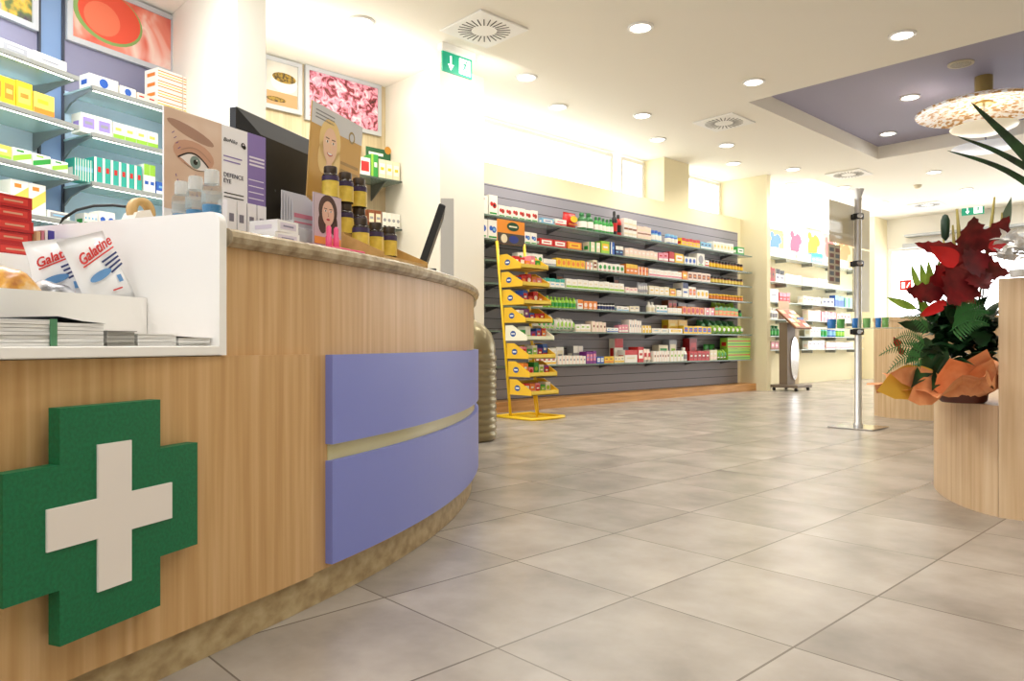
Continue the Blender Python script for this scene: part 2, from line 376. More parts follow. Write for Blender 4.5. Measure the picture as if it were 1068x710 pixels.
# pendant lamp
p = G(1026, 80, RZ)
SPECK = noise_mat('speckle', [(.40, 'f4f2f4'), (.50, 'e8e2dc'), (.56, 'c89a58'), (.64, 'a87838')], (1, 1, 1), 22, 5, .4, emit=.18)
t = thing('pendant_lamp', 'large round pendant lamp with gold speckled dish under the purple recess', 'lamp', (p[0], p[1], 2.60))
zb = 2.60
obj('stem', MB().lathe([(.075, .30), (.075, RZ-zb)], 20), mat('b09a60', .35, .7), t)
obj('dish', MB().lathe([(.56, .235), (.57, .25), (.45, .30), (.2, .33), (.05, .335), (.05, .32), (.2, .315), (.44, .285), (.56, .235)], 40, caps=False), SPECK, t)
obj('lower_disc', MB().lathe([(.01, .02), (.16, .03), (.27, .075), (.28, .09), (.27, .092), (.01, .05)], 36), mat('f3ead2', .3, emit=.35, key='disc'), t)
obj('rod', MB().lathe([(.012, .05), (.012, .32)], 10), CHROME, t)
pl = bpy.data.lights.new('pendant_bulb', 'POINT'); pl.energy = 3.5; pl.color = (1, .85, .6); pl.shadow_soft_size = .05
po = bpy.data.objects.new('pendant_bulb', pl); COL.objects.link(po); po.location = (p[0], p[1], 2.76)
p = P(1028, 158, 8.2)
t = thing('disc_lamp', 'thin pale disc lamp hanging behind the speckled pendant', 'lamp', p)
obj('disc', MB().lathe([(.01, 0), (.2, .01), (.33, .045), (.33, .055), (.01, .06)], 32), mat('dfe4ee', .3, emit=.3, key='disc2'), t)
obj('rod', MB().lathe([(.01, .05), (.01, (RZ if RY0 < p[1] < RY1 else CEIL)-p[2])], 8), CHROME, t)

# ------------------------------------------------------------------ pharmacy counter
a0, a1 = math.radians(-24), math.radians(66)
t = thing('shop_counter', 'curved oak pharmacy counter with stone top and blue front panels', 'counter', (0, 0, 0))
def th(px, r=RK): 
    d = hit(px, r); q = P(px, 0, d)
    if AE is not None:
        k = (q[0]-CC[0])*math.sin(AE)-(q[1]-CC[1])*math.cos(AE)
        if k > 0: return AE-k/RK
    return math.atan2(q[1]-CC[1], q[0]-CC[0])
AE = th(322)
aT = th(231)
obj('kickboard', MB().band(RK-.5, RK, a0, a1, 0, .088, 64), KICK, t)
obj('body', MB().band(RK-.55, RK+.009, aT-.002, a1, .085, .868, 64), OAK, t)
obj('lower_body', MB().band(RK-.55, RK+.004, a0, aT-.002, .085, .63, 24), OAK, t)
obj('front_panel', MB().band(RK+.0, RK+.021, a0, th(320), .085, .633, 40), OAK, t)
sl = MB(); n = 60
prof = [(RK+.018, .868), (RK+.03, .876), (RK+.034, .888), (RK+.03, .900), (RK+.018, .907), (RK-.62, .907), (RK-.62, .868)]
vs = []; fs = []; m_ = len(prof)
for i in range(n+1):
    a = aT+(a1-aT)*i/n
    for r, z in prof: vs.append((*cpos(r, a), z))
for i in range(n):
    for k in range(m_): fs.append((i*m_+k, (i+1)*m_+k, (i+1)*m_+(k+1) % m_, i*m_+(k+1) % m_))
fs += [tuple(range(m_)), tuple(range((n+1)*m_-1, n*m_-1, -1))]
sl.add(vs, fs); obj('stone_top', sl, STONE, t)
aV0, aV1 = th(347, RK+.032), math.radians(64)
obj('blue_panel', MB().band(RK+.009, RK+.031, aV0, aV1, .403, .631, 48), VIOLET, t)
obj('blue_panel', MB().band(RK+.009, RK+.031, aV0, aV1, .098, .360, 48), VIOLET, t)
obj('gap_strip', MB().band(RK+.009, RK+.013, aV0+.002, aV1, .360, .403, 48), GAP, t)
# green cross sign, hung on the front
pr = P(206, 0, hit(206, RK+.051)); ang = math.radians(115.6)
LC = -seg(pr, 3, ang); q0 = back(pr, ang, LC)
dR, dLf = dep(pr), dep(q0)
zc = (H-(461-HZ)/F*dR+H-(566-HZ)/F*dR+H-(495-HZ)/F*dLf+H-(637-HZ)/F*dLf)/4
ah = ((566-461)/F*dR+(637-495)/F*dLf)/4
mid = (pr+q0)/2
print('cross', LC, zc, ah, dR, dLf)
t = thing('pharmacy_cross', 'thick green pharmacy cross with white cross on the counter front', 'sign', (mid[0], mid[1], zc), ang)
def plus(mb, l, w, y0, y1, mi, hz=None):
    hz = hz or l
    pts = [(-l,-w),(-w,-w),(-w,-hz),(w,-hz),(w,-w),(l,-w),(l,w),(w,w),(w,hz),(-w,hz),(-w,w),(-l,w)]
    n = 12; vs = [(p[0], y0, p[1]) for p in pts]+[(p[0], y1, p[1]) for p in pts]
    mb.add(vs, [(i, n+i, n+(i+1) % n, (i+1) % n) for i in range(n)], mi)
    for y, o in ((y0, 0), (y1, n)):
        q = [(0,1,10,11),(1,4,7,10),(1,2,3,4),(4,5,6,7),(10,7,8,9)]
        mb.add([(p[0], y, p[1]) for p in pts], q if y == y0 else [f[::-1] for f in q], mi)
    return mb
hl = LC/2
obj('green_cross', plus(MB(), hl, ah, 0, .026, 0), GREEN, t)
obj('white_cross', plus(MB(), hl*.65, ah*.335, -.004, .002, 0), CROSSW, t)

# ------------------------------------------------------------------ leaflet tray on the counter
Af = P(229, 0, hit(229, RK+.028)); Af[2] = 0
ang = vang(842); TL = 1.0
# local frame: x along the front to the right, y inward
TR = thing('leaflet_tray', 'white two-tier leaflet tray with tall end panel on the counter', 'tray', (Af[0], Af[1], .635), ang)
b = .0
obj('bottom_board', MB().rbox(-TL, 0, 0, 0, .30, .02, .002), WHITE, TR)
obj('riser', MB().box(-TL, .203, .02, -.002, .213, .125), WHITE, TR)
obj('middle_board', MB().box(-TL, .213, .078, -.002, .42, .088), WHITE, TR)
obj('back_board', MB().box(-TL, .42, .02, -.002, .432, .215), WHITE, TR)
obj('rear_ledge', MB().box(-TL, .432, .205, -.002, .85, .215), WHITE, TR)
ep = []
D_, Ht = .62, .303
for k in range(7): 
    q = PI/2*k/6; ep.append((.02-.02*math.sin(q)*1 if False else .025*(1-math.sin(q)), Ht-.025*(1-math.cos(q)) if False else Ht-.025+.025*math.sin(q)*0+.025*math.cos(PI/2-q)))
pts = [(D_, 0), (D_, Ht)]+[(.025-.025*math.sin(PI/2*k/6), Ht-.025+.025*math.cos(PI/2*k/6)) for k in range(7)]+[(0, 0)]
vs = [(0, y, z) for y, z in pts]+[(.02, y, z) for y, z in pts]; n = len(pts)
obj('end_panel', MB().add(vs, [tuple(range(n)), tuple(range(2*n-1, n-1, -1))]+[(i, i+n, (i+1) % n+n, (i+1) % n) for i in range(n)]), WHITE, TR)
def tr(x, y, z): return TR.matrix_basis @ Vector((x, y, z))
TRM = Matrix.Translation((Af[0], Af[1], .635)) @ Matrix.Rotation(ang, 4, 'Z')
def trp(x, y, z): return TRM @ Vector((x, y, z))
def trx(px, y):
    """x in the tray frame where the sight line of column px meets depth y"""
    o = TRM @ Vector((0, y, 0)); return seg(o, px, ang)
def paper_stack(px0, px1, h, label, m, m2, y=.02, d=.17, curl=0):
    x0, x1 = trx(px0, y), trx(px1, y); w = x1-x0
    pz = trp((x0+x1)/2, y, .0205)
    t = thing('magazine_stack', label, 'magazines', pz, ang)
    mb = MB(); nl = max(3, int(h/.006))
    for i in range(nl):
        z0, z1 = h*i/nl, h*(i+.9)/nl; j = random.uniform(-.003, .003)
        mb.box(-w/2+.002+j, j+.003, z0, w/2-.003+j, d+j, z1)
    obj('pages', mb, m, t)
    obj('cover', MB().box(-w/2, 0, h, w/2, d, h+.0015) if not curl else MB().add([(-w/2, 0, h+curl), (0, 0, h+curl*.3), (w/2, 0, h), (w/2, d, h), (0, d, h+curl*.3), (-w/2, d, h+curl)], [(0,1,4,5),(1,2,3,4)]), m2, t)
    return t, w
PG = noise_mat('pages', [(.4, 'd8d8d8'), (.6, 'f4f4f2')], (1, 1, 60), 12, 2, .6)
t, w = paper_stack(-60, 59, .042, 'thick magazine stack with green spine at the left on the bottom tier', PG, mat('eceef0', .4))
obj('spine', MB().box(w/2-.012, -.002, 0, w/2, .0, .045), mat('4f8a64', .5), t)
paper_stack(60, 111, .040, 'magazine stack with dark blue cover on the bottom tier', PG, mat('2b3040', .3), curl=.01)
paper_stack(112, 143, .026, 'small grey leaflet stack on the bottom tier', mat('a5a49f', .6), mat('9a9894', .5))
paper_stack(144, 186, .021, 'low white leaflet stack second from the tray end panel', PG, mat('e6e6e0', .5))
paper_stack(187, 221, .016, 'thin white leaflet stack touching the tray end panel', PG, mat('f0e6e0', .5), curl=.003)

# candy bags on the middle tier
def bag(w, h, dpt, nx=8, nz=10):
    vs = []; fs = []
    for s_ in (-1, 1):
        for j in range(nz+1):
            for i in range(nx+1):
                u, v = i/nx, j/nz
                k = (math.sin(PI*u)**.6)*(math.sin(PI*min(1, v*1.0))**.5)
                wob = .003*math.sin(9*u+7*v*s_)
                vs.append(((u-.5)*w*(1+.04*math.sin(PI*v*2)), s_*(dpt/2*k+.001)+wob*k, v*h))
    o = (nx+1)*(nz+1)
    for s_ in (0, 1):
        for j in range(nz):
            for i in range(nx):
                a = s_*o+j*(nx+1)+i; q = (a, a+1, a+nx+2, a+nx+1)
                fs.append(q if s_ == 0 else q[::-1])
    for j in range(nz):
        for i in (0, nx): a = j*(nx+1)+i; fs.append((a, a+nx+1, a+nx+1+o, a+o))
    for i in range(nx):
        for j in (0, nz): a = j*(nx+1)+i; fs.append((a, a+o, a+o+1, a+1))
    return MB().add(vs, fs, 0, True)
BAGW = mat('f2f3f5', .25, coat=.4); CLEAR = glass('eef2f4', .45, .1)
RED = mat('cc2a24', .45); NAVY = mat('27356e', .45); SKY = mat('5f93c8', .45)
def candy_bag(px, y, rz, lean, label, w=.105, h=.155, roll=-.35):
    x = px; pz = trp(x, y, .089+math.sin(-roll)*w*.5)
    t = thing('candy_bag', label, 'bag', pz, ang+rz, 'white candy bags in the tray')
    t.rotation_euler = Euler((0, 0, ang+rz)).to_matrix().to_euler()
    M = (Matrix.Rotation(ang+rz, 4, 'Z') @ Matrix.Rotation(lean, 4, 'X') @ Matrix.Rotation(roll, 4, 'Y')).to_euler(); t.rotation_euler = M
    obj('pouch', bag(w, h, .035), BAGW, t)
    text('lettering', 'Galatine', w*.26, RED, t, (-w*.40, -.0195, h*.60), (PI/2, -.3, 0), .35, bold=.0006)
    g = MB()
    g.stroke([(-w*.38, h*.58), (w*.42, h*.74)], .003, .0193, 0)
    for k in range(4): g.stroke([(w*(.04+.03*k), h*(.58-.055*k)), (w*.44, h*(.66-.055*k))], .004, .0178, 1)
    g.ell(-w*.12, h*.42, w*.27, h*.055, .0196, 2, rot=.2); g.rect(w*.2, h*.26, w*.3, h*.36, .0180, 2); g.rect(-w*.02, h*.17, w*.2, h*.19, .0186, 0)
    obj('print', g, [RED, NAVY, SKY], t)
    return t
candy_bag(-.056, .236, -.04, -.24, 'front white candy bag with red script leaning by the tray end panel', .115, .155)
candy_bag(-.098, .325, -.40, -.10, 'white candy bag half hidden behind the front candy bag', .10, .15, -.2)
def flat_pack(px0, px1, y, h, label, mats, name, cat):
    x0, x1 = trx(px0, y), trx(px1, y); w = x1-x0; pz = trp((x0+x1)/2, y, .0885)
    t = thing(name, label, cat, pz, ang)
    M = Matrix.Translation((0, .0, h*.5)) @ Matrix.Rotation(-PI/2+.2, 4, 'X') @ Matrix.Translation((0, 0, -.05))
    mb = bag(w, .10, h); mb.v = [tuple(M @ Vector(q)) for q in mb.v]; zmin = min(q[2] for q in mb.v); mb.v = [(a, b_, c_-zmin) for a, b_, c_ in mb.v]
    obj('wrapper', mb, mats[0], t); return t, w
flat_pack(-20, 30, .285, .080, 'amber sweets packet lying at the left of the middle tier', [noise_mat('amber', [(.35, 'a8641c'), (.5, 'd8a040'), (.65, 'e8d8b8')], (1, 1, 1), 22, 4, .3)], 'sweets_packet', 'packet')
flat_pack(32, 72, .28, .058, 'clear and grey sweets packet lying beside the candy bags', [noise_mat('silverpack', [(.4, '5c5c60'), (.5, 'b4b6bc'), (.6, 'eef0f2')], (1, 1, 1), 16, 4, .25)], 'clear_packet', 'packet')

# ------------------------------------------------------------------ product builder
def pbox(w, d, h, pat='band'):
    mb = MB().box(-w/2, -d/2, 0, w/2, d/2, h, 0); o = d/2+.0006; e = .0006
    if pat == 'band': mb.rect(-w*.5, h*.12, w*.5, h*.34, o, 1); mb.rect(-w*.32, h*.55, w*.2, h*.72, o, 2)
    elif pat == 'top': mb.rect(-w*.5, h*.62, w*.5, h, o, 1); mb.rect(-w*.35, h*.3, w*.3, h*.42, o, 2)
    elif pat == 'side': mb.rect(-w*.5, 0, -w*.2, h, o, 1); mb.rect(-w*.05, h*.45, w*.35, h*.65, o, 2)
    elif pat == 'label': mb.rect(-w*.38, h*.25, w*.38, h*.8, o, 1); mb.rect(-w*.25, h*.45, w*.25, h*.6, o+e, 2)
    elif pat == 'dot': mb.ell(0, h*.52, min(w, h)*.34, min(w, h)*.34, o, 1); mb.rect(-w*.3, h*.08, w*.3, h*.16, o, 2)
    elif pat == 'heart':
        r = min(w*.24, h*.25)
        mb.ell(w*.14, h*.5, r, r*1.1, o, 1); mb.ell(-w*.2, h*.56, r*.75, r*.85, o+e*.5, 1); mb.ell(w*.14, h*.5, r*.55, r*.55, o+e, 3); mb.rect(-w*.42, h*.06, w*.42, h*.15, o, 2)
    elif pat == 'diag': mb.pf([(-w/2, h*.1), (w/2, h*.5), (w/2, h*.85), (-w/2, h*.45)], o, 1); mb.rect(-w*.3, h*.78, w*.1, h*.9, o, 2)
    elif pat == 'lines':
        for k in range(3): mb.rect(-w*.5, h*(.12+.27*k), w*.5, h*(.22+.27*k), o, 1+k % 2)
    # a small mark on the left flank
    mb.add([(-w/2-.0006, d*.3, h*.25), (-w/2-.0006, -d*.3, h*.25), (-w/2-.0006, -d*.3, h*.6), (-w/2-.0006, d*.3, h*.6)], [(0, 1, 2, 3)], 1)
    return mb
def pbottle(w, h, neck=.4):
    r = w/2; mb = MB()
    mb.lathe([(r*.85, 0), (r*.98, h*.02), (r, h*.06), (r, h*.58), (r*.8, h*.7), (r*neck, h*.8), (r*neck, h*.84)], 14, 0)
    mb.lathe([(r*(neck+.12), h*.82), (r*(neck+.12), h*.97), (r*neck, h)], 12, 2)
    mb.lathe([(r*1.02, h*.15), (r*1.02, h*.5)], 14, 1, caps=False); return mb
def pjar(w, h):
    r = w/2; mb = MB()
    mb.lathe([(r*.9, 0), (r, h*.05), (r, h*.66), (r*.85, h*.74)], 14, 0); mb.lathe([(r*.9, h*.73), (r*.92, h*.75), (r*.92, h*.97), (r*.84, h)], 14, 2)
    mb.lathe([(r*1.02, h*.14), (r*1.02, h*.6)], 14, 1, caps=False); return mb
def ppouch(w, d, h):
    mb = bag(w, h, d, 5, 6); mb.ell(0, h*.55, w*.3, h*.2, d/2+.002, 1); mb.rect(-w*.35, h*.2, w*.35, h*.3, d*.42, 2); return mb
def ptube(w, h):
    r = w/2; mb = MB().lathe([(r*.7, 0), (r*.7, h*.18)], 10, 2)
    n = 10; vs = []
    for k in range(n): a = 2*PI*k/n; vs.append((r*math.cos(a), r*math.sin(a), h*.18))
    for k in range(n): a = 2*PI*k/n; vs.append((r*math.cos(a), r*.12*math.sin(a), h))
    mb.add(vs, [(k, (k+1) % n, n+(k+1) % n, n+k) for k in range(n)]+[tuple(range(n, 2*n))], 0, True); mb.rect(-w*.3, h*.4, w*.3, h*.7, r*.75, 1); return mb
SH = {'w':'f3efe6','c':'eadfc0','r':'c8201e','R':'a01818','o':'e8862a','y':'f0c428','Y':'e8d060','g':'2f9a3c','G':'12682c','l':'96c83c','b':'2a5cb8','B':'1c2c64','s':'7fb8dc','t':'2fa898','p':'e48a9c','P':'7a2a86','k':'18181a','n':'8a4a28','e':'9a9aa0','m':'f6dccc','v':'a08cd0'}
def cm(k): return mat(SH[k], .4)
def make(kind, w, d, h, cols, pat='band'):
    ms = [cm(x) for x in (cols+cols[-1]*4)[:4]]
    if kind == 'box': return pbox(w, d, h, pat).mesh(ms)
    if kind == 'bottle': return pbottle(w, h).mesh(ms)
    if kind == 'jar': return pjar(w, h).mesh(ms)
    if kind == 'pouch': return ppouch(w, d, h).mesh(ms)
    if kind == 'tube': return ptube(w, h).mesh(ms)
NAMES = {'box': ('product_box', 'box'), 'bottle': ('bottle', 'bottle'), 'jar': ('pill_jar', 'jar'), 'pouch': ('pouch', 'pouch'), 'tube': ('cream_tube', 'tube')}

# ------------------------------------------------------------------ shelves and goods on the slatted wall
XF = -5.17
front = [((517,229),(777,263.3)),((545,256),(777,281.3)),((542,274),(776,298)),((558,299.8),(773,313)),((558,321.5),(775,329.4)),((558,346),(781,348.4)),((558,380.4),(783,375))]
SN = ['top', 'second', 'third', 'fourth', 'fifth', 'sixth', 'lowest']
SZ = []
ya, yb = 4.32, 9.44
for i, (l, r) in enumerate(front):
    z = (onX(l[0], l[1], XF)[2]+onX(r[0], r[1], XF)[2])/2; SZ.append(z)
    t = thing('glass_shelf', '%s long glass shelf of the grey slatted wall' % SN[i], 'shelf', (XS+.019, (ya+yb)/2, z-.01), 0, 'glass shelves on the grey slatted wall')
    obj('pane', MB().box(0, ya-(ya+yb)/2, 0, XF-XS-.02, yb-(ya+yb)/2, .009), mat('9fb0a4', .1, alpha=.6), t)
    obj('front_edge', MB().box(XF-XS-.0199, ya-(ya+yb)/2, -.004, XF-XS-.0145, yb-(ya+yb)/2, .012), GLEDGE, t)
    for k in range(6):
        yy = (k+.5)*(yb-ya)/6-(yb-ya)/2
        obj('bracket', MB().add([(0, yy-.008, -.001), (.2, yy-.008, -.001), (0, yy-.008, -.05), (0, yy+.008, -.001), (.2, yy+.008, -.001), (0, yy+.008, -.05)], [(0, 2, 1), (3, 4, 5), (0, 1, 4, 3), (1, 2, 5, 4), (2, 0, 3, 5)]), mat('6a6a70', .4, .5), t)
NIT = [0]; USED = set()
def run(si, px0, px1, n, kind, hpx, cols, pat, desc, back_=0.0, zoff=0.0, dd=None, wallx=None, shelfname=None, z=None, plural=None):
    x = (XF if wallx is None else wallx)-.012-back_
    y0, y1 = onX(px0, 300, x)[1], onX(px1, 300, x)[1]
    pc = onX((px0+px1)/2, 300, x); dpt = dep(pc)
    h = hpx/F*dpt; w = (y1-y0)/n
    bw = w*(.95 if kind == 'box' else .96)
    d = dd or min(.16, max(.035, h*.8)) 
    if kind in ('bottle', 'jar', 'tube'): d = bw
    d = min(d, .2-back_)
    me = make(kind, bw, d, h, cols, pat)
    zz = (SZ[si] if z is None else z)+.0005+zoff
    sn = shelfname or ('%s slatted-wall shelf' % SN[si])
    nm, cat = NAMES[kind]
    for k in range(n):
        nm = nm if wallx is None or kind != 'box' else 'cosmetic_box'
        lab = ('%s on the %s' % (desc, sn)) if n == 1 else '%s, %s from left in its row, %s' % (desc, ORD[k], sn)
        assert lab not in USED, lab
        USED.add(lab)
        o = link(nm, me, None, (x-d/2, y0+w*(k+.5), zz), PI/2+(random.uniform(-.04, .04) if kind != 'box' else random.uniform(-.012, .012)))
        tag(o, lab, cat, ('%s, %s' % (desc, sn)) if n > 1 else None)
        if n > 1: o.scale = (1, 1, random.uniform(.94, 1.04))
        NIT[0] += 1
R = run
# top shelf
R(0,500,509,1,'box',19,'wwr','diag','white box with red diagonal stripe'); R(0,510,519,1,'box',21,'wrgk','heart','tall white box with red hearts')
R(0,520,561,6,'box',12,'wrgn','heart','small white box with red hearts'); R(0,565,578,1,'box',6,'swb','label','pale blue flat box'); R(0,579,591,1,'box',7,'wrp','band','pink and white flat box')
R(0,592,605,1,'pouch',17,'ryo','','big red and yellow pouch'); R(0,607,621,2,'bottle',19,'GwG','','big green bottle'); R(0,621.5,641,5,'bottle',16,'gwG','','green bottle with white label')
R(0,641,645,1,'bottle',25,'krk','','tall black bottle'); R(0,645.2,649.5,1,'bottle',22,'rkk','','tall red bottle with black cap')
R(0,651,664,3,'box',19,'wcn','lines','tall cream box'); R(0,665,679,4,'box',13,'mcn','lines','shorter cream box'); R(0,680.5,691,3,'jar',11,'swb','','blue jar with white label'); R(0,697,708,3,'jar',10,'bws','','dark blue jar with white label')
R(0,711,730,5,'box',8,'yrp','top','small multicoloured box'); R(0,731,742,3,'box',7,'swB','band','small grey-blue box'); R(0,744,765,6,'box',10,'wcy','label','cream box with pale label'); R(0,768.5,776.5,1,'box',8,'gwG','label','green and white box at the right end')
# second
R(1,500,508.5,1,'box',20,'wbg','dot','white box with big blue disc, half hidden'); R(1,509,519,1,'box',20,'wbgs','heart','tall white box with blue discs'); R(1,520,560,6,'box',13,'wbgs','heart','small white box with blue discs')
R(1,563,591,2,'box',8,'rwr','label','red flat box'); R(1,592,607,1,'box',8,'oyr','label','orange flat box'); R(1,614.5,626,2,'box',11,'cgw','side','cream box with green edge'); R(1,627,636,1,'box',13,'lyw','label','lime green box'); R(1,637,641,1,'box',13,'bws','side','narrow blue box')
R(1,642,650,2,'box',10,'Bws','top','navy box'); R(1,652,686,8,'box',9,'mcw','band','pale pink box'); R(1,687,697,2,'box',9,'pwr','band','pink box'); R(1,698,703.5,1,'box',11,'rwr','band','red upright box'); R(1,704,713,1,'box',10,'ywo','label','yellow box'); R(1,714,726,3,'box',8,'wbs','dot','white box with blue spot')
R(1,727,735,1,'box',13,'weg','dot','taller white box with grey spot'); R(1,735.5,739.5,1,'box',7,'wrr','band','white box with red band'); R(1,740.5,776,11,'jar',8,'nyk','','brown jar with yellow label')
# third
R(2,540,566,5,'box',11,'wgr','dot','white box with green dots'); R(2,567,580,3,'box',7,'wew','band','small white box'); R(2,580.5,610,6,'box',9,'yoy','dot','yellow box with orange spot'); R(2,611,618,2,'box',8,'wop','side','white box with orange side'); R(2,618.5,623,1,'box',11,'cnw','label','cream upright box')
R(2,624,651,6,'box',9,'wgr','dot','white box with small tree print'); R(2,653,665,3,'box',11,'oym','top','tall orange box'); R(2,665.5,676,3,'box',9,'omr','side','short orange box'); R(2,677,711,9,'box',8,'wpm','band','white box with pink band'); R(2,711.5,717,1,'box',9,'oyw','label','orange and yellow box'); R(2,717.5,741,5,'box',9,'mno','label','rosy brown box'); R(2,742.5,776,10,'jar',7,'nYk','','small brown jar with pale label')
# fourth
R(3,553,589,7,'box',9,'wts','top','white and teal box'); R(3,580,588,1,'box',16,'knr','label','dark box behind the teal boxes',.1); R(3,590.5,651,11,'box',10,'wlc','band','white box with green band'); R(3,640,646,1,'box',17,'knn','label','black box behind the white boxes',.1); R(3,652.5,665,3,'box',6,'mwp','band','low pink-white box'); R(3,666,676,5,'tube',12,'eww','','slim grey tube'); R(3,677,698,4,'box',9,'cwy','label','cream box with white label')
R(3,698.5,705,1,'box',8,'yow','label','bright yellow box'); R(3,706,711,1,'box',7,'wcc','band','white low box'); R(3,712,718,1,'box',15,'wBb','top','tall navy and white box'); R(3,718.5,726,2,'box',12,'wop','label','tall white box with orange label'); R(3,726.5,739,3,'box',9,'wym','dot','white box with yellow dot'); R(3,740.5,776,11,'jar',6,'noy','','tiny brown jar with orange label')
# fifth
R(4,556,566,4,'box',9,'mow','dot','orange and white box'); R(4,566.5,602,9,'bottle',12,'lgl','','bright green bottle'); R(4,602.5,608,1,'box',10,'wor','top','white box with orange top'); R(4,608.5,623,3,'box',9,'omw','dot','peach box'); R(4,624,642,6,'jar',8,'wBk','','white jar with dark label'); R(4,643.5,656,2,'box',5,'wse','band','low white box'); R(4,657,667,2,'box',6,'cwe','band','low cream box')
R(4,677,684,2,'bottle',11,'wcw','','white bottle'); R(4,684.5,696,3,'box',8,'wsg','band','white box with blue band'); R(4,697,706,2,'box',14,'nro','label','red-brown box at the back',.1); R(4,707,725,2,'box',12,'Bev','top','navy and grey box at the back',.1); R(4,696.5,711,3,'box',6,'wcm','band','low white box before the brown ones'); R(4,711.5,734,5,'box',8,'orm','dot','orange box with red spot'); R(4,734.5,745,2,'box',8,'pmw','side','pink and cream box'); R(4,745.5,770,6,'box',9,'ogl','top','orange box with green top'); R(4,745.5,768,5,'pouch',15,'lgl','','green pouch behind the orange boxes',.1); R(4,771,775,1,'jar',7,'kgk','','dark jar at the right end')
# sixth
R(5,560,579,4,'pouch',17,'wgl','','white and green packet'); R(5,580,600,5,'pouch',14,'wlg','','pale green packet'); R(5,600.5,616,3,'box',8,'wcl','band','white box beside the packets'); R(5,617,632,4,'box',11,'mcn','side','cream upright box in a block'); R(5,633,645,3,'box',5,'wbs','band','low white-blue box'); R(5,645.5,655,3,'box',8,'pwm','band','pale pink upright box'); R(5,656,669,5,'box',13,'wme','side','slim tall white box'); R(5,669.5,679,3,'box',8,'ycw','side','slim cream-yellow box')
R(5,680,697,2,'box',5,'wcs','label','long low white box'); R(5,697.5,712,1,'box',5,'wyc','label','low box in cream and yellow'); R(5,697,717,2,'box',14,'yoY','band','large yellow box at the back',.1); R(5,713,742,6,'box',8,'ybr','label','yellow box with coloured square'); R(5,743,776,7,'pouch',9,'lwg','','lime pouch'); R(5,730,768,6,'pouch',15,'GgG','','dark green pouch behind the lime pouches',.1)
# lowest
R(6,556,580,5,'box',9,'wyr','band','white box with yellow band'); R(6,572,588,2,'box',18,'wce','label','tall white carton at the back',.1); R(6,582,611,8,'box',9,'wme','side','slim white box in a long row'); R(6,598,608,2,'box',18,'ewc','top','grey carton at the back',.1); R(6,611.5,622,3,'box',13,'Ppv','label','purple box'); R(6,622.5,630,2,'box',7,'bws','label','blue box'); R(6,630.5,640,2,'box',7,'yon','band','yellow and brown box'); R(6,641,650,1,'box',25,'wrm','top','tallest white and red carton',.115)
R(6,641,651,3,'box',7,'cye','band','small cream box before the tall carton'); R(6,651.5,665,1,'box',13,'wrc','top','square white box with red top'); R(6,665.5,671.5,1,'box',16,'rwr','label','red framed box'); R(6,672,680,2,'tube',14,'mrw','','peach tube'); R(6,681.5,698,6,'box',11,'wmn','side','cream box in a tight row'); R(6,698.5,713,4,'box',11,'wcl','side','white-green box in a tight row'); R(6,687,697,1,'box',17,'cgl','label','sage green carton at the back',.1); R(6,698,706,1,'box',22,'ecl','label','grey-green carton at the back',.1)
R(6,713.5,718,1,'bottle',14,'wew','','small white spray bottle'); R(6,719,740,5,'box',10,'rRw','label','red box in the red block'); R(6,719,727,1,'box',23,'RrR','label','tall dark red carton',.1); R(6,740.5,748,2,'box',11,'cmw','band','cream box right of the red block'); R(6,748.5,758,3,'pouch',11,'lgw','','green pouch with white print'); R(6,735,747,2,'pouch',17,'gkG','','green pouch at the back',.14,dd=.05)
R(6,758.5,783,1,'box',11,'lgr','lines','lower large green carton with red band',0); R(6,758.5,783,1,'box',11,'lrg','lines','upper large green carton with red band',0,.148)

# ------------------------------------------------------------------ gallery wall: bright shelves beyond the end wall
XG = -5.62; XGF = XG+.22
GZ = []
for i, (ly, ry) in enumerate(((270,281),(296,303),(316,321),(333,337),(350,352),(364,364))):
    z = onX(860, (ly+ry)/2, XGF)[2]; GZ.append(z)
    t = thing('glass_shelf', '%s glass shelf of the far gallery wall' % SN[i if i < 5 else 6], 'shelf', (XG+.003, 11.9, z-.012), 0, 'glass shelves on the far gallery wall')
    obj('pane', MB().box(0, -2.0, 0, .217, 2.0, .01), mat('dfeeee', .1, alpha=.7), t)
    for k in range(5): obj('bracket', MB().box(0, -1.8+k*.9-.01, -.05, .18, -1.8+k*.9+.01, -.0005), mat('9a9c94', .4), t)
def GR(i, px0, px1, n, kind, hpx, cols, pat, desc): run(i, px0, px1, n, kind, hpx, cols, pat, desc, 0, 0, .1, XGF, '%s gallery shelf' % SN[i if i < 5 else 6], GZ[i])
GR(0,802,830,5,'box',9,'cwm','band','cream box'); GR(0,832,846,4,'box',8,'wce','band','white box'); GR(0,847,858,3,'box',10,'stw','top','pale blue box'); GR(0,859,884,5,'box',8,'wes','band','white-grey box')
GR(1,802,808,2,'box',14,'Rnk','label','dark red box'); GR(1,809,818,2,'box',13,'wkB','top','white and black box'); GR(1,820,836,4,'box',9,'wwe','label','plain white box'); GR(1,837,852,4,'box',8,'mwc','band','pale box'); GR(1,853,868,4,'box',8,'wcm','band','cream-white box')
GR(2,802,812,1,'box',13,'wwe','label','bright white carton'); GR(2,813,824,3,'box',10,'rpp','top','red and pink box'); GR(2,838,856,5,'box',8,'wcy','band','white-yellow box'); GR(2,858,870,3,'box',8,'weB','label','white box with navy label'); GR(2,871,880,3,'box',11,'bsb','top','bright blue box'); GR(2,881,889,2,'box',10,'sgs','side','blue and green box')
GR(3,802,812,4,'bottle',12,'wew','','white slim bottle'); GR(3,843,856,4,'box',11,'mcw','side','cream upright box'); GR(3,857,872,4,'box',10,'pwm','side','pink-white upright box'); GR(3,873,887,4,'box',9,'mwr','band','rosy box')
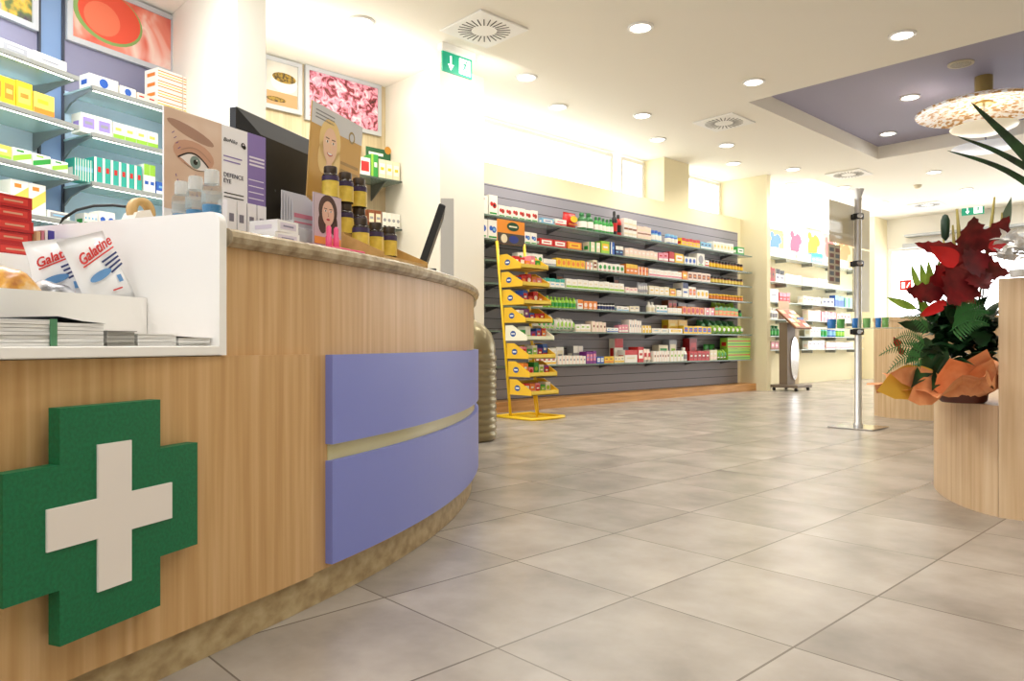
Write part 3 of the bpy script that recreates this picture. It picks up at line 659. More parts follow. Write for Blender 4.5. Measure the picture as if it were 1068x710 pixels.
GR(4,804,814,3,'bottle',11,'GgG','','dark green bottle'); GR(4,845,856,4,'box',10,'wce','side','white upright box'); GR(4,857,864,2,'jar',10,'tgw','','teal jar'); GR(4,865,873,2,'jar',10,'bsw','','blue jar'); GR(4,873.5,882,3,'jar',9,'glw','','green jar')
GR(5,804,816,3,'box',9,'npm','label','brown-pink box'); GR(5,843,860,4,'box',9,'wme','band','white box with grey print'); GR(5,862,890,6,'box',7,'mpw','band','low pale pink box')
PST = [(801,818,247,292-20,'yellow and blue poster',('e8d878','5a86c8')),(822,839,246,276,'pink flower poster',('f2d8d8','d85878')),(840,858,247,277,'yellow-green poster',('f0f0d8','a8b838')),(859,872,252,280,'coral poster',('f2c8b0','e07a78')),(873,890,258,285,'orange poster',('f6d0a0','e89868'))]
for i, (a, b_, y0, y1, d_, cs) in enumerate(PST):
    A, B = onX(a, y1, XG+.02), onX(b_, y1, XG+.02); zt = onX((a+b_)/2, y0-8, XG+.02)[2]; zb_ = GZ[0]+.0005
    L = B[1]-A[1]
    t = thing('poster', d_+' above the top gallery shelf', 'poster', (XG+.0045, (A[1]+B[1])/2, zb_), PI/2, 'posters over the gallery shelves')
    obj('sheet', MB().box(-L/2, -.004, 0, L/2, .004, zt-zb_), mat(cs[0], .5), t)
    g = MB(); hh = zt-zb_
    g.ell(-L*.05, hh*.5, L*.3, hh*.28, .0046, 0, rot=.6); g.ell(L*.18, hh*.70, L*.2, hh*.13, .005, 0, rot=-.5); g.ell(-L*.22, hh*.8, L*.12, hh*.1, .0052, 0)
    obj('print', g, mat(cs[1], .5), t)
rl = thing('gallery_rail', 'long thin white rail over the gallery posters', 'rail', (XG+.06, 11.9, onX(850, 238, XG+.06)[2]))
obj('bar', MB().box(-.058, -2.1, -.012, .012, 2.1, .012), WHITE, rl)

# ------------------------------------------------------------------ display pole
B0 = G(895, 446); dP = dep(B0); zt = H+(358-197)/F*dP
t = thing('display_pole', 'slim steel display pole on a square base plate', 'display pole', (B0[0], B0[1], 0))
obj('base_plate', MB().rbox(-.17, -.17, 0, .17, .17, .012, .004), CHROME, t)
obj('pole', MB().lathe([(.036, .012), (.036, .03), (.026, .04), (.026, zt-.09), (.029, zt-.085), (.029, zt-.07), (.024, zt-.065), (.045, zt-.005), (.04, zt)], 20), STEEL, t)
zz = [H+(358-y)/F*dP for y in (226, 275, 346)]
for z in zz:
    k = obj('clamp', MB().lathe([(.04, z-.022), (.043, z), (.04, z+.022)], 16).box(-.055, -.02, z-.02, .03, .02, z+.02), BLACK, t)
    obj('clamp_knob', MB().lathe([(.018, 0), (.018, .02)], 10, M=Matrix.Translation((.03, -.03, z)) @ Matrix.Rotation(PI/2, 4, 'X')), CHROME, k)
AMB = mat('cfc4a4', .25, alpha=.72)
pa = seg(B0, 872, PI/2); pb = seg(B0, 913, PI/2)
obj('acrylic_panel', MB().box(-.052, pa, H+(358-256)/F*dP, -.046, pb, H+(358-214)/F*dP), AMB, t)
obj('acrylic_panel', MB().box(-.052, 0.02, H+(358-324)/F*dP, -.046, pb, H+(358-258)/F*dP), mat('d8d0a4', .25, alpha=.7), t)
br = obj('brochure_holder', MB().box(-.062, pa, H+(358-298)/F*dP, -.054, pa+.2, H+(358-258)/F*dP), mat('c9bfa6', .4), t)
g = MB(); z0, z1 = H+(358-298)/F*dP, H+(358-258)/F*dP
for k in range(6):
    for j in range(2): g.add([(-.0535, pa+.015+j*.1, z0+.02+k*.045), (-.0535, pa+.09+j*.1, z0+.02+k*.045), (-.0535, pa+.09+j*.1, z0+.05+k*.045), (-.0535, pa+.015+j*.1, z0+.05+k*.045)], [(0, 1, 2, 3)], (k+j) % 2)
obj('brochure_print', g, [mat('8a5a50', .5), mat('6a7078', .5)], br)
zs = zz[2]+.022
sa, sb = 0, 0
angs = vang(1385+0) if False else vang(60)+PI   # shelf runs right and slightly nearer
pr_ = seg(B0, 936, angs); plf = seg(B0, 858, angs)
obj('glass_tray', MB().box(plf, -.07, zs, pr_, .07, zs+.008, 0, Matrix.Rotation(angs, 4, 'Z')), GL, t)
for k, (a, b_, cl, lb) in enumerate(((863,872,'2f7fd0','leftmost blue'),(873,881,'5fae58','leftmost green'),(893,899,'2f7fd0','middle blue'),(900,908,'7fb868','middle green'),(913,919,'2f7fd0','right blue'),(920,927,'7fb868','rightmost green'))):
    xa, xb = seg(B0, a, angs), seg(B0, b_, angs); xm = (xa+xb)/2; w = xb-xa
    q = Vector((B0[0]+math.cos(angs)*xm, B0[1]+math.sin(angs)*xm, zs+.0085))
    if abs(xm) < .06: q += Vector((math.sin(angs), -math.cos(angs), 0))*.055
    o = obj('tumbler', MB().lathe([(w*.40, 0), (w*.46, .075), (w*.42, .075), (w*.38, .004)], 14, caps=False).lathe([(w*.40, 0), (w*.38, .004)], 14), mat(cl, .2, alpha=.85), None, q)
    tag(o, lb+' coloured tumbler on the glass tray of the display pole', 'cup', 'coloured tumblers on the display pole')

# ------------------------------------------------------------------ information stand
B = G(825, 407); d0 = dep(B)
t = thing('info_stand', 'tilted information stand with wheeled base before the gallery wall', 'display stand', (B[0], B[1], 0), 0)
hd = vang(200)+PI   # front faces right and towards the camera
def zpx(y, d): return H+(358-y)/F*d
M = Matrix.Rotation(PI/2, 4, 'Z')
obj('base', MB().rbox(-.2, -.22, .045, .2, .22, .085, .005), mat('76685a', .5), t)
for sx in (-.16, .16):
    for sy in (-.18, .18): obj('caster', MB().lathe([(.022, -.012), (.022, .012)], 12, M=Matrix.Translation((sx, sy, .0225)) @ Matrix.Rotation(PI/2, 4, 'X')), BLACK, t)
obj('column', MB().rbox(-.10, -.15, .085, .02, .08, .95, .004), mat('7a6a58', .55), t)
obj('side_panel', MB().rbox(-.10, .084, .085, .02, .20, .92, .004), mat('cbb488', .5), t)
obj('oval_trim', MB().lathe([(.15, -.01), (.15, .01)], 24, M=Matrix.Translation((.028, .05, .45)) @ Matrix.Rotation(PI/2, 4, 'Y') @ Matrix.Diagonal((2.0, .8, .6, 1))), CHROME, t)
Mt = Matrix.Translation((.03, .02, 1.0)) @ Matrix.Rotation(.75, 4, 'Y')
tp = obj('tilted_top', MB().rbox(-.2, -.24, -.01, .2, .24, .015, .003, 0, Mt), mat('8c5a38', .5), t)
gm = MB()
for k in range(4):
    for j in range(3): gm.box(-.17+k*.09, -.21+j*.15, .0152, -.10+k*.09, -.08+j*.15, .0165, (k+j) % 3, Mt)
obj('leaflet_print', gm, [mat('d8a878', .5), mat('b04a30', .5), mat('e8d8c0', .5)], tp)
cd = obj('card', MB().box(-.17, -.20, .02, -.165, .12, .28, 0, Matrix.Translation((.03, .1, .98))), mat('d6b890', .5), t)
obj('badge', MB().box(.058, .06, .94, .063, .25, 1.03).box(.0632, .085, .965, .0636, .225, .98), mat('2f5fa8', .4), t)

# ------------------------------------------------------------------ yellow floor stand with trays
Bx, By = -4.72, 4.62
t = thing('sweets_stand', 'yellow wire floor stand with eight stepped sweets trays before the slatted wall', 'display stand', (Bx, By, 0))
YT = mat('f0d050', .45); OR = mat('e88a1c', .45)
lx = [(-.16, 1.52), (.0, .02)]
obj('base', MB().tube([(-.16, -.2, .012), (.28, -.2, .012), (.3, -.1, .012), (.3, .12, .012), (.28, .2, .012), (-.16, .2, .012), (-.16, -.2, .012)], .014, 8).box(-.16, -.2, .001, .28, .2, .006), YEL, t)
for s_ in (-1, 1): obj('post', MB().tube([(.0-.02, s_*.17, .012), (-.20, s_*.17, 1.58)], .013, 8), YEL, t)
obj('brace', MB().tube([(.14, .0, .012), (.10, .0, .203)], .01, 6), YEL, t)
SWC = [('r','w'),('o','p'),('p','r'),('g','l'),('w','l'),('P','r'),('b','r'),('r','o')]
for k in range(8):
    z = .21+k*.158; x = -.03-.115*(z-.2)
    tr_ = obj('tray', MB().box(x, -.165, z, x+.27, .165, z+.008).box(x+.262, -.165, z, x+.27, .165, z+.04).box(x, -.165, z, x+.008, .165, z+.12), YT if k != 3 else mat('eef0d0', .5), t)
    for s_ in (-1, 1):
        y0, y1 = (s_*.165, s_*.172)
        pts = [(x, z), (x+.27, z), (x+.27, z+.04), (x+.09, z+.135), (x, z+.135)]; n = 5
        vs = [(a, y0, b_) for a, b_ in pts]+[(a, y1, b_) for a, b_ in pts]
        obj('tray_side', MB().add(vs, [(0,1,2,3,4), (9,8,7,6,5)]+[(i, (i+1) % 5, 5+(i+1) % 5, 5+i) for i in range(5)]), mat('f0c030', .45) if k != 3 else mat('f4f2dc', .5), tr_)
    M = Matrix.Translation((x+.10, -.1722, z+.06))
    obj('badge', MB().ell(0, 0, .035, .026, .0008, 0, M, 20).rect(-.022, -.006, .022, .006, .0012, 1, M), [mat('1e4f9c', .4), WHITE], tr_)
    for j in range(5):
        c_ = SWC[(k+j) % 8]; yy = -.13+j*.065; h_ = random.uniform(.07, .12); xx = x+.13
        o = link('sweets_pack', pbox(.058, .1, h_, random.choice(['label', 'band', 'dot'])).mesh([cm(c_[0]), cm(c_[1]), WHITE, WHITE]), None, (Bx+xx, By+yy, z+.009), PI/2)
        tag(o, '%s sweets pack from the camera side, tray %s from the bottom of yellow stand' % (ORD[j], ORD[k]), 'packet', 'sweets packs in the yellow stand')
hd_ = obj('header_card', MB().box(-.20, -.17, 1.56, -.192, .17, 1.78), mat('e8902a', .5), t)
M = Matrix.Translation((-.191, 0, 1.56)) @ Matrix.Rotation(PI/2, 4, 'Z')
obj('header_print', MB().ell(.02, .165, .075, .04, .0008, 0, M, 20).rect(-.17, .0, .17, .10, .0006, 1, M).ell(.03, .05, .06, .035, .001, 2, M).ell(-.09, .05, .04, .04, .001, 3, M).rect(-.03, .158, .07, .172, .0012, 3, M), [mat('1c4a30', .4), mat('4a4038', .5), mat('2a3a88', .4), mat('e8e0c0', .5)], hd_)

# giant ribbed bottle beside the counter
B = P(488, 456, 5.05); B[2] = 0
t = thing('ribbed_bottle', 'giant bronze ribbed bottle standing on the floor behind the counter end', 'display bottle', B)
pf = [(.17, .0), (.185, .012)]
for k in range(12):
    z = .02+k*.047; pf += [(.186, z), (.196, z+.010), (.196, z+.034), (.186, z+.045)]
pf += [(.19, .60), (.185, .66), (.16, .73), (.11, .785), (.06, .81), (.045, .83)]
BRZ = mat('8e8262', .3, .5)
obj('body', MB().lathe(pf, 40), BRZ, t)
obj('stopper', MB().lathe([(.045, .83), (.04, .90), (.055, .92), (.062, .96), (.05, 1.0), (.02, 1.02)], 20), mat('9a8e70', .35, .3), t)

# ------------------------------------------------------------------ right-hand pedestals
lowpts = [(-.775, 3.268), (-.85, 3.305), (-.95, 3.40), (-1.06, 3.56), (-1.15, 3.76), (-1.20, 3.95), (-1.2, 4.15), (-1.12, 4.4), (-.95, 4.6), (-.775, 4.68)]
def smoothpoly(pts, it=2):
    for _ in range(it):
        q = [pts[0]]
        for a, b_ in zip(pts, pts[1:]): q += [(a[0]*.75+b_[0]*.25, a[1]*.75+b_[1]*.25), (a[0]*.25+b_[0]*.75, a[1]*.25+b_[1]*.75)]
        q.append(pts[-1]); pts = q
    return pts
t = thing('display_plinth', 'stepped oak display plinth carrying the flower bouquet', 'plinth', (-.775, 3.9, 0))
off = lambda ps: [(a+.775, b_-3.9) for a, b_ in ps]
obj('low_step', MB().prism(off(smoothpoly(lowpts)), 0, .423, smooth=False), OAKL, t)
tall = [(-.772, 3.262), (-.6, 3.275), (-.4, 3.33), (-.2, 3.45), (-.05, 3.65), (0, 3.9), (0, 4.7), (-.772, 4.7)]
obj('tall_block', MB().prism(off(tall), 0, .905), OAKL, t)
bk = [(-1.0, 7.9), (-2.66, 7.9), (-2.74, 7.55), (-2.73, 7.3), (-2.66, 7.06), (-2.5, 6.93), (-2.3, 6.90), (-2.0, 6.95), (-1.4, 7.2), (-1.0, 7.5)]
t = thing('rear_counter', 'far rounded oak counter behind the flower bouquet', 'counter', (-1.9, 7.4, 0))
obj('body', MB().prism([(a+1.9, b_-7.4) for a, b_ in smoothpoly(bk[1:]+[bk[0]])], 0, .86), OAKL, t)
obj('top', MB().prism([((a+1.9)*1.01, (b_-7.4)*1.01) for a, b_ in smoothpoly(bk[1:]+[bk[0]])], .861, .893), OAKL, t)

# ------------------------------------------------------------------ bouquet
def leafmesh(A, B, w, jag=0, fold=.25, bend=.12, n=12, tip=1.0, up=None, shape=.55):
    A, B = Vector(A), Vector(B); ax = (B-A); L = ax.length; ax.normalize()
    view = Vector((FW[0], FW[1], 0)); s_ = ax.cross(up or view)
    if s_.length < .1: s_ = ax.cross(Vector((0, 0, 1)))
    s_.normalize(); nn = s_.cross(ax).normalized()
    vs = []; fs = []
    for i in range(n+1):
        v = i/n; prof = (math.sin(PI*v**shape)) if v < 1 else 0
        ww = w/2*prof*(1+(jag*(1 if i % 3 == 1 else (-.6 if i % 3 == 0 else 0))))+.0004
        c_ = A+ax*(L*v)+nn*(bend*L*math.sin(PI*v))
        dz = nn*(-fold*ww)
        lead = ax*(jag*.10*L if i % 3 == 1 else 0)
        vs += [c_-s_*ww+dz+lead, c_, c_+s_*ww+dz+lead]
    for i in range(n):
        a = i*3; fs += [(a, a+1, a+4, a+3), (a+1, a+2, a+5, a+4)]
    return MB().add(vs, fs, 0, True)
DB = 2.95
Q = lambda X, Y, d=0: P(910+X/3.228, 200+Y/3.228, DB+d)
px = lambda w: w/3.228/F*DB
DRED = noise_mat('red_leaf', [(.35, '520c12'), (.6, '7c161c'), (.75, '9c2028')], (1, 1, 1), 18, 4, .4)
DRED2 = noise_mat('red_leaf_light', [(.35, '641016'), (.6, '96201f'), (.75, 'b83030')], (1, 1, 1), 18, 4, .4); BRED = mat('c41c1e', .35); DGR = noise_mat('dark_leaf', [(.35, '0c2410'), (.6, '1c4420'), (.8, '2c5c2c')], (1, 1, 1), 20, 3, .4)
LIM = noise_mat('lime_leaf', [(.3, '6a9a2c'), (.7, 'a8c850')], (1, 1, 1), 20, 3, .4); REED = mat('a8984c', .5); OLV = mat('4a5c34', .5)
base = P(1003, 418, DB); base[2] = .4235
bq = thing('flower_bouquet', 'red and green flower bouquet in orange wrapping on the low plinth step', 'bouquet', base)
def bpart(name, mb, m):
    mb.v = [(min(v[0], -.783), v[1], max(v[2], .4238)) if v[2] < .93 else v for v in map(tuple, mb.v)]
    mb.v = [tuple(Vector(v)-base) for v in mb.v]; return obj(name, mb, m, bq)
pt = P(1004, 418, DB+.02); pt[2] = .4235
bpart('pot', MB().lathe([(.075, 0), (.085, .01), (.10, .13), (.09, .13)], 24, M=Matrix.Translation(pt)), mat('5a2a1c', .5))
# crumpled orange paper, one frilled cone
ORG = noise_mat('tissue', [(.3, 'd88450'), (.6, 'eca470'), (.8, 'f4c08c')], (1, 1, 1), 14, 4, .6)
nb, nr = 72, 7; vs = []; fs = []
for j in range(nr+1):
    v = j/nr
    for k in range(nb):
        a = 2*PI*k/nb
        fr = 1+.10*v*math.sin(9*a+1)+.07*v*math.sin(17*a+2)
        r = (.075+.185*v**1.2)*fr
        z = .02+.135*v+.035*v*math.sin(5*a+.7)+.02*v*math.sin(13*a)
        lf = -(.5+.5*math.cos(a-(YAW+PI)))      # droops on the left side
        r *= 1-.22*lf*v; z += lf*.045*v*v*2
        vs.append((pt[0]+r*math.cos(a), pt[1]+r*math.sin(a), pt[2]+max(.004, z)))
for j in range(nr):
    for k in range(nb): fs.append((j*nb+k, j*nb+(k+1) % nb, (j+1)*nb+(k+1) % nb, (j+1)*nb+k))
bpart('wrapping_paper', MB().add(vs, fs, 0, False), ORG)
for a, b_, w_ in (((230, 620), (15, 670), 110), ((250, 650), (120, 700), 90), ((330, 690), (385, 530), 130), ((290, 690), (260, 560), 130), ((360, 680), (410, 560), 110), ((250, 640), (60, 610), 70)):
    bpart('paper_fold', leafmesh(Q(*a, -.10), Q(*b_, -.17), px(w_), .05, .15, .12, 10, shape=.8), ORG if b_[0] > 30 else mat('e0b040', .6))
# dark foliage mass
fo = MB()
for k in range(210):
    a = random.uniform(0, 2*PI); el = random.uniform(-.25, 1.0)
    c0 = Q(random.uniform(190, 395), random.uniform(410, 590), random.uniform(-.06, .06))
    dr_ = Vector((math.cos(a)*math.cos(el), math.sin(a)*math.cos(el), math.sin(el)*.8))
    l = random.uniform(.07, .15); mb = leafmesh(c0, c0+dr_*l, l*.42, 0, .3, .15, 6, up=Vector((0, 0, 1)))
    fo.add(mb.v, mb.f, 0, True)
o = bpart('foliage', fo, DGR); o['kind'] = 'stuff'
for a, b_, w_ in (((250,520),(130,660),70),((260,560),(200,670),60),((200,500),(110,580),50),((340,500),(405,480),60),((300,430),(240,385),60),((200,460),(85,440),40),((330,420),(300,370),50)):
    bpart('green_leaf', leafmesh(Q(*a, -.08), Q(*b_, -.15), px(w_), .1, .3, .1, 10), DGR)
def fern(A, B, w):
    A, B = Vector(A), Vector(B); mb = MB(); n = 16
    mid_ = lambda v: A.lerp(B, v)+Vector((0, 0, .03*math.sin(PI*v)))
    mb.tube([mid_(i/8) for i in range(9)], .0016, 5)
    for i in range(1, n):
        v = i/n; c_ = mid_(v); ax = (B-A).normalized(); s_ = ax.cross(Vector((FW[0], FW[1], 0))).normalized(); l = w*(1-v)**.7
        for sg in (-1, 1):
            q = leafmesh(c_, c_+(s_*sg*.9+ax*.5).normalized()*l, l*.15, 0, .1, .05, 4); mb.add(q.v, q.f, 0, True)
    return mb
FG = mat('2f6a30', .5)
for a, b_, w_ in (((170,540),(22,552),45),((170,560),(48,612),42),((190,470),(95,425),36),((270,450),(395,405),60),((260,470),(400,450),55),((180,520),(70,500),35)):
    bpart('fern_frond', fern(Q(*a, -.14), Q(*b_, -.2), px(w_)), FG)
for a, b_, w_ in (((340,215),(342,82),112),((385,205),(462,80),88),((335,245),(465,275),85),((320,205),(140,172),50),((340,265),(185,315),150),((325,270),(262,392),135),((240,345),(112,330),62),((345,270),(390,330),85),((310,250),(400,215),95),((300,235),(300,330),120)):
    bpart('red_leaf', leafmesh(Q(*a, -.05), Q(*b_, random.uniform(-.15, -.02)), px(w_), .2, .18, .12, 15, shape=.62), DRED if w_ % 10 else DRED2)
for a, b_, w_ in (((290,238),(192,182),62),((390,188),(474,160),34),((250,372),(152,425),36),((95,520),(70,488),22),((105,545),(85,520),20)):
    bpart('red_spathe', leafmesh(Q(*a, -.1), Q(*b_, -.15), px(w_), 0, .3, .1, 10), BRED)
for a, b_, w_ in (((165,345),(130,243),22),((185,345),(162,238),26),((200,330),(188,232),26),((150,395),(48,355),26),((235,290),(222,232),26),((200,420),(150,360),30)):
    bpart('lime_leaf', leafmesh(Q(*a, -.02), Q(*b_, -.03), px(w_), 0, .3, .06, 10, shape=.8), LIM)
for a, b_, r_ in (((300,260),(284,58),7),((280,260),(270,112),6),((385,230),(411,18),6),((258,250),(238,160),5),((425,220),(436,70),5)):
    bpart('reed', MB().tube([Q(*a), Q((a[0]+b_[0])/2, (a[1]+b_[1])/2, -.01), Q(*b_)], [px(r_)*.8, px(r_), px(r_)*.5], 8), REED)
bpart('seed_pod', MB().lathe([(.004, -.05), (.014, -.035), (.0165, 0), (.0165, .03), (.010, .05), (.002, .055)], 14, M=Matrix.Translation(Q(245, 122))), mat('1c3a24', .4))
bpart('spear_leaf', leafmesh(Q(430,150), Q(468,16), px(34), 0, .4, .02, 10, shape=.7), mat('6a7a64', .5))
bpart('stems', MB().tube([Q(340,200), Q(335,450)], .004, 6).tube([Q(300,220), Q(320,450)], .004, 6).tube([Q(385,190), Q(345,460)], .004, 6).tube([Q(258,240), Q(300,450)], .003, 6).tube([Q(400,120), Q(360,440)], .003, 6).tube([Q(160,340), Q(250,500)], .004, 6), OLV)
# potted plant on the tall block with long blades
B = P(1120, 300, 2.75); B[2] = .906
pp = thing('potted_plant', 'dark long-bladed potted plant on the tall plinth at the right edge', 'plant', B)
def ppart(name, mb, m): mb.v = [tuple(Vector(v)-B) for v in mb.v]; return obj(name, mb, m, pp)
ppart('pot', MB().lathe([(.07, 0), (.09, .14), (.095, .15), (.08, .15), (.078, .13), (.005, .13)], 24, M=Matrix.Translation(B)), mat('6a4a34', .5))
BL = noise_mat('blade', [(.35, '0e2414'), (.7, '244a26')], (1, 1, 1), 16, 3, .4)
def blade(pts, w):
    path = [Vector(q) for q in pts]; out = []
    for i in range(len(path)-1):
        p0, p1, p2, p3 = path[max(i-1, 0)], path[i], path[i+1], path[min(i+2, len(path)-1)]
        for k in range(6):
            s = k/6; out.append(.5*((2*p1)+(p2-p0)*s+(2*p0-5*p1+4*p2-p3)*s*s+(3*p1-p0-3*p2+p3)*s**3))
    out.append(path[-1]); vs = []; fs = []; n = len(out)
    for i, c_ in enumerate(out):
        tg = (out[min(i+1, n-1)]-out[max(i-1, 0)]).normalized(); s_ = tg.cross(Vector((FW[0], FW[1], .15))).normalized()
        ww = w/2*min(1, (1-i/(n-1))*2.2)**.8+.0003; nn = s_.cross(tg)
        vs += [c_-s_*ww, c_+nn*ww*.35, c_+s_*ww]
    for i in range(n-1): a = i*3; fs += [(a, a+1, a+4, a+3), (a+1, a+2, a+5, a+4)]
    return MB().add(vs, fs, 0, True)
root = B+Vector((0, 0, .13))
d_ = 2.7
for pts, w_ in (([(1110,205),(1060,152),(1012,106)], .048), ([(1112,205),(1050,163),(998,142)], .026), ([(1116,225),(1050,178),(988,157)], .026), ([(1150,150),(1180,110)], .04), ([(1160,200),(1200,180)], .04), ([(1100,120),(1085,40)], .03)):
    ppart('blade', blade([root]+[P(a, b_, d_-.03*i) for i, (a, b_) in enumerate(pts)], w_), BL)
# pale crumpled flowers
B2 = P(1062, 283, 2.72); B2[2] = .9055
fl = thing('white_flowers', 'pale crumpled paper flowers on the tall plinth beside the bouquet', 'flowers', B2)
obj('holder', MB().lathe([(.025, 0), (.03, .025), (.026, .025), (.004, .02)], 16), mat('d8d4cc', .4), fl)
PT = noise_mat('petal', [(.3, 'd8d0c0'), (.6, 'f6f4f2'), (.8, 'ffffff')], (1, 1, 1), 30, 3, .5)
for k in range(5):
    mb = MB(); c_ = Vector((.045*math.cos(k*1.3), .045*math.sin(k*1.3), .065+.035*(k % 3)))
    for j in range(9):
        a = 2*PI*j/9+k; el = random.uniform(-.2, 1.2); q = leafmesh(c_, c_+Vector((math.cos(a)*math.cos(el), math.sin(a)*math.cos(el), math.sin(el)))*.06, .05, .15, .3, .2, 6, up=Vector((.3, .1, 1))); mb.add(q.v, q.f, 0, True)
    obj('blossom', mb, PT, fl)

# ------------------------------------------------------------------ wood wall pictures and the small glass shelves
XW = -5.71
def frame_pic(name, label, A, ang, L, z0, h, m, extra=None, fm=None, cat='picture'):
    t = thing(name, label, cat, (A[0], A[1], z0), ang)
    f = .035
    obj('frame', MB().box(0, -.03, 0, L, -.001, f).box(0, -.03, h-f, L, -.001, h).box(0, -.03, f, f, -.001, h-f).box(L-f, -.03, f, L, -.001, h-f), fm or mat('c4c6cc', .4), t)
    obj('image', MB().box(f, -.02, f, L-f, -.001, h-f), m, t)
    if extra: extra(t, L, h)
    return t
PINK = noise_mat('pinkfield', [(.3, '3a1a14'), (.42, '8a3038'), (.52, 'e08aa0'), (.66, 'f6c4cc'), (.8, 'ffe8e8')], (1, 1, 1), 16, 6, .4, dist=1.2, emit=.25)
A = onX(317, 125, XW); Bq = onX(396, 140, XW); h = onX(317, 68, XW)[2]-onX(317, 125, XW)[2]
frame_pic('wall_picture', 'framed picture of a pink blossom field on the wood wall', A, PI/2, Bq[1]-A[1], A[2], h, PINK)
A = onX(272, 108, XW); Bq = onX(313.5, 121, XW); z0 = onX(313.5, 121, XW)[2]; h2 = onX(313.5, 68, XW)[2]-z0
def cup(t, L, h):
    g = MB(); g.rect(.04, .04, L-.04, h*.35, .0206, 0); g.ell(L*.55, h*.55, L*.34, h*.2, .0210, 1); g.ell(L*.55, h*.64, L*.3, h*.1, .0214, 2); g.ell(L*.35, h*.2, L*.25, h*.05, .0214, 2)
    obj('print', g, [mat('c89a68', .5), mat('e8e4d8', .4), noise_mat('herb', [(.4, '4a3a18'), (.6, 'a8862c')], (1, 1, 1), 40, 3, .6)], t)
frame_pic('herb_picture', 'framed picture of dried herbs in a bowl on the wood wall', A, PI/2, Bq[1]-A[1], z0, h2, noise_mat('bowlbg', [(.3, 'b8b0a0'), (.7, 'e8e4e0')], (1, 1, 1), 3, 2, .5), cup)
# blue unit pictures
def tulip(t, L, h):
    g = MB(); g.ell(L*.36, h*.55, L*.31, h*.40, .0205, 0, n=30); g.ell(L*.37, h*.57, L*.28, h*.37, .0208, 1, n=30); g.ell(L*.3, h*.5, L*.16, h*.25, .0211, 2, n=24)
    obj('print', g, [mat('88a860', .5), mat('e8553c', .5), mat('f07858', .5)], t)
zp = 2.555
frame_pic('poppy_picture', 'framed close-up picture of a red flower over the blue shelves', W2+Vector((math.cos(A2), math.sin(A2), 0))*.015, A2, LF3-.03, zp, .43,
    noise_mat('poppybg', [(.3, 'd84c3c'), (.5, 'f0907c'), (.62, 'f8d8cc'), (.75, 'e06048')], (1, 1, 1), 3, 3, .5, dist=.6), tulip)
frame_pic('flower_picture', 'framed picture of yellow flowers at the top left corner', back(W1, A1, .62), A1, .60, 2.53, .45,
    noise_mat('yellowfl', [(.3, '4a3058'), (.45, '6a7a48'), (.55, 'e8b848'), (.7, '8898b8')], (1, 1, 1), 9, 4, .5))

# blue wall shelves
def bshelf(A, ang, L, z, label, x1=None, dpt=.30):
    t = thing('lit_shelf', label, 'shelf', (A[0], A[1], z-.012), ang, 'lit glass shelves on the blue back wall')
    obj('pane', MB().box(0, -dpt, 0, L, -.002, .011), mat('bfe0dc', .08, alpha=.55), t)
    obj('front_rail', MB().rbox(0, -dpt-.018, -.012, L, -dpt-.0005, .016, .003), mat('a8aaa8', .35, .6), t)
    obj('light_strip', MB().box(.01, -dpt-.0003, -.010, L-.01, -dpt+.022, -.0015), LED, t)
    for xx in (.006, L-.018):
        pts = [(-.002, -.001), (-dpt, -.001), (-dpt, -.012), (-dpt*.6, -.03), (-dpt*.25, -.055), (-.002, -.105)]; n = len(pts)
        vs = [(xx, y, zz_) for y, zz_ in pts]+[(xx+.012, y, zz_) for y, zz_ in pts]
        obj('bracket', MB().add(vs, [tuple(range(n)), tuple(range(2*n-1, n-1, -1))]+[(i, (i+1) % n, (i+1) % n+n, i+n) for i in range(n)]), mat('8f999a', .4, .3), t)
    return t
ZB = [2.215, 1.93, 1.635, 1.365]
U1 = back(W1, A1, 1.3); 
for i, z in enumerate(ZB):
    bshelf(U1, A1, 1.28, z, '%s lit shelf of the left blue unit' % SN[i], dpt=.34); bshelf(W2, A2, LF3, z, '%s lit shelf of the blue unit by the cream wall' % SN[i])
def shelf_run(A, ang, L, z, px0, px1, n, hpx, cols, pat, desc, dpt=.28, d=.1, lab='', kind='box', stack=1, orient=0):
    o_ = Vector((A[0]+math.sin(ang)*dpt, A[1]-math.cos(ang)*dpt, 0))
    x0, x1 = seg(o_, px0, ang), seg(o_, px1, ang); w = (x1-x0)/n
    dm = dep(o_+Vector((math.cos(ang), math.sin(ang), 0))*(x0+x1)/2); h = hpx/F*dm
    me = make(kind, w*.96, d, h, cols, pat); nm, cat = 'medicine_box', 'box'
    for s_ in range(stack):
        for k in range(n):
            xm = x0+w*(k+.5); q = o_+Vector((math.cos(ang)*xm-math.sin(ang)*d/2, math.sin(ang)*xm+math.cos(ang)*d/2, z+.0006+s_*(h+.0006)))
            lb = desc+((', %s from left' % ORD[k]) if n > 1 else '')+((', %s up' % ORD[s_]) if stack > 1 else '')+' '+lab
            assert lb not in USED, lb
            USED.add(lb); tag(link(nm, me, None, q, ang), lb, cat, (desc+' '+lab) if n*stack > 1 else None)
LB = lambda i: 'on %s shelf, left blue unit' % SN[i]
RB = lambda i: 'on %s blue shelf by cream wall' % SN[i]
SRL = lambda i, *a, **k: shelf_run(U1, A1, 1.3, ZB[i], *a, lab=LB(i), dpt=.32, **k)
SRR = lambda i, *a, **k: shelf_run(W2, A2, LF3, ZB[i], *a, lab=RB(i), **k)
SRL(0,-40,33,2,13,'wew','label','long flat white box'); SRL(0,34,70,1,13,'wwe','label','flat white box at the shelf end')
SRL(1,-24,16,3,30,'yoY','label','tall yellow box'); SRL(1,16.5,34,1,30,'yYo','label','wide yellow box'); SRL(1,35,57,1,24,'Yoy','band','lower yellow box with orange band')
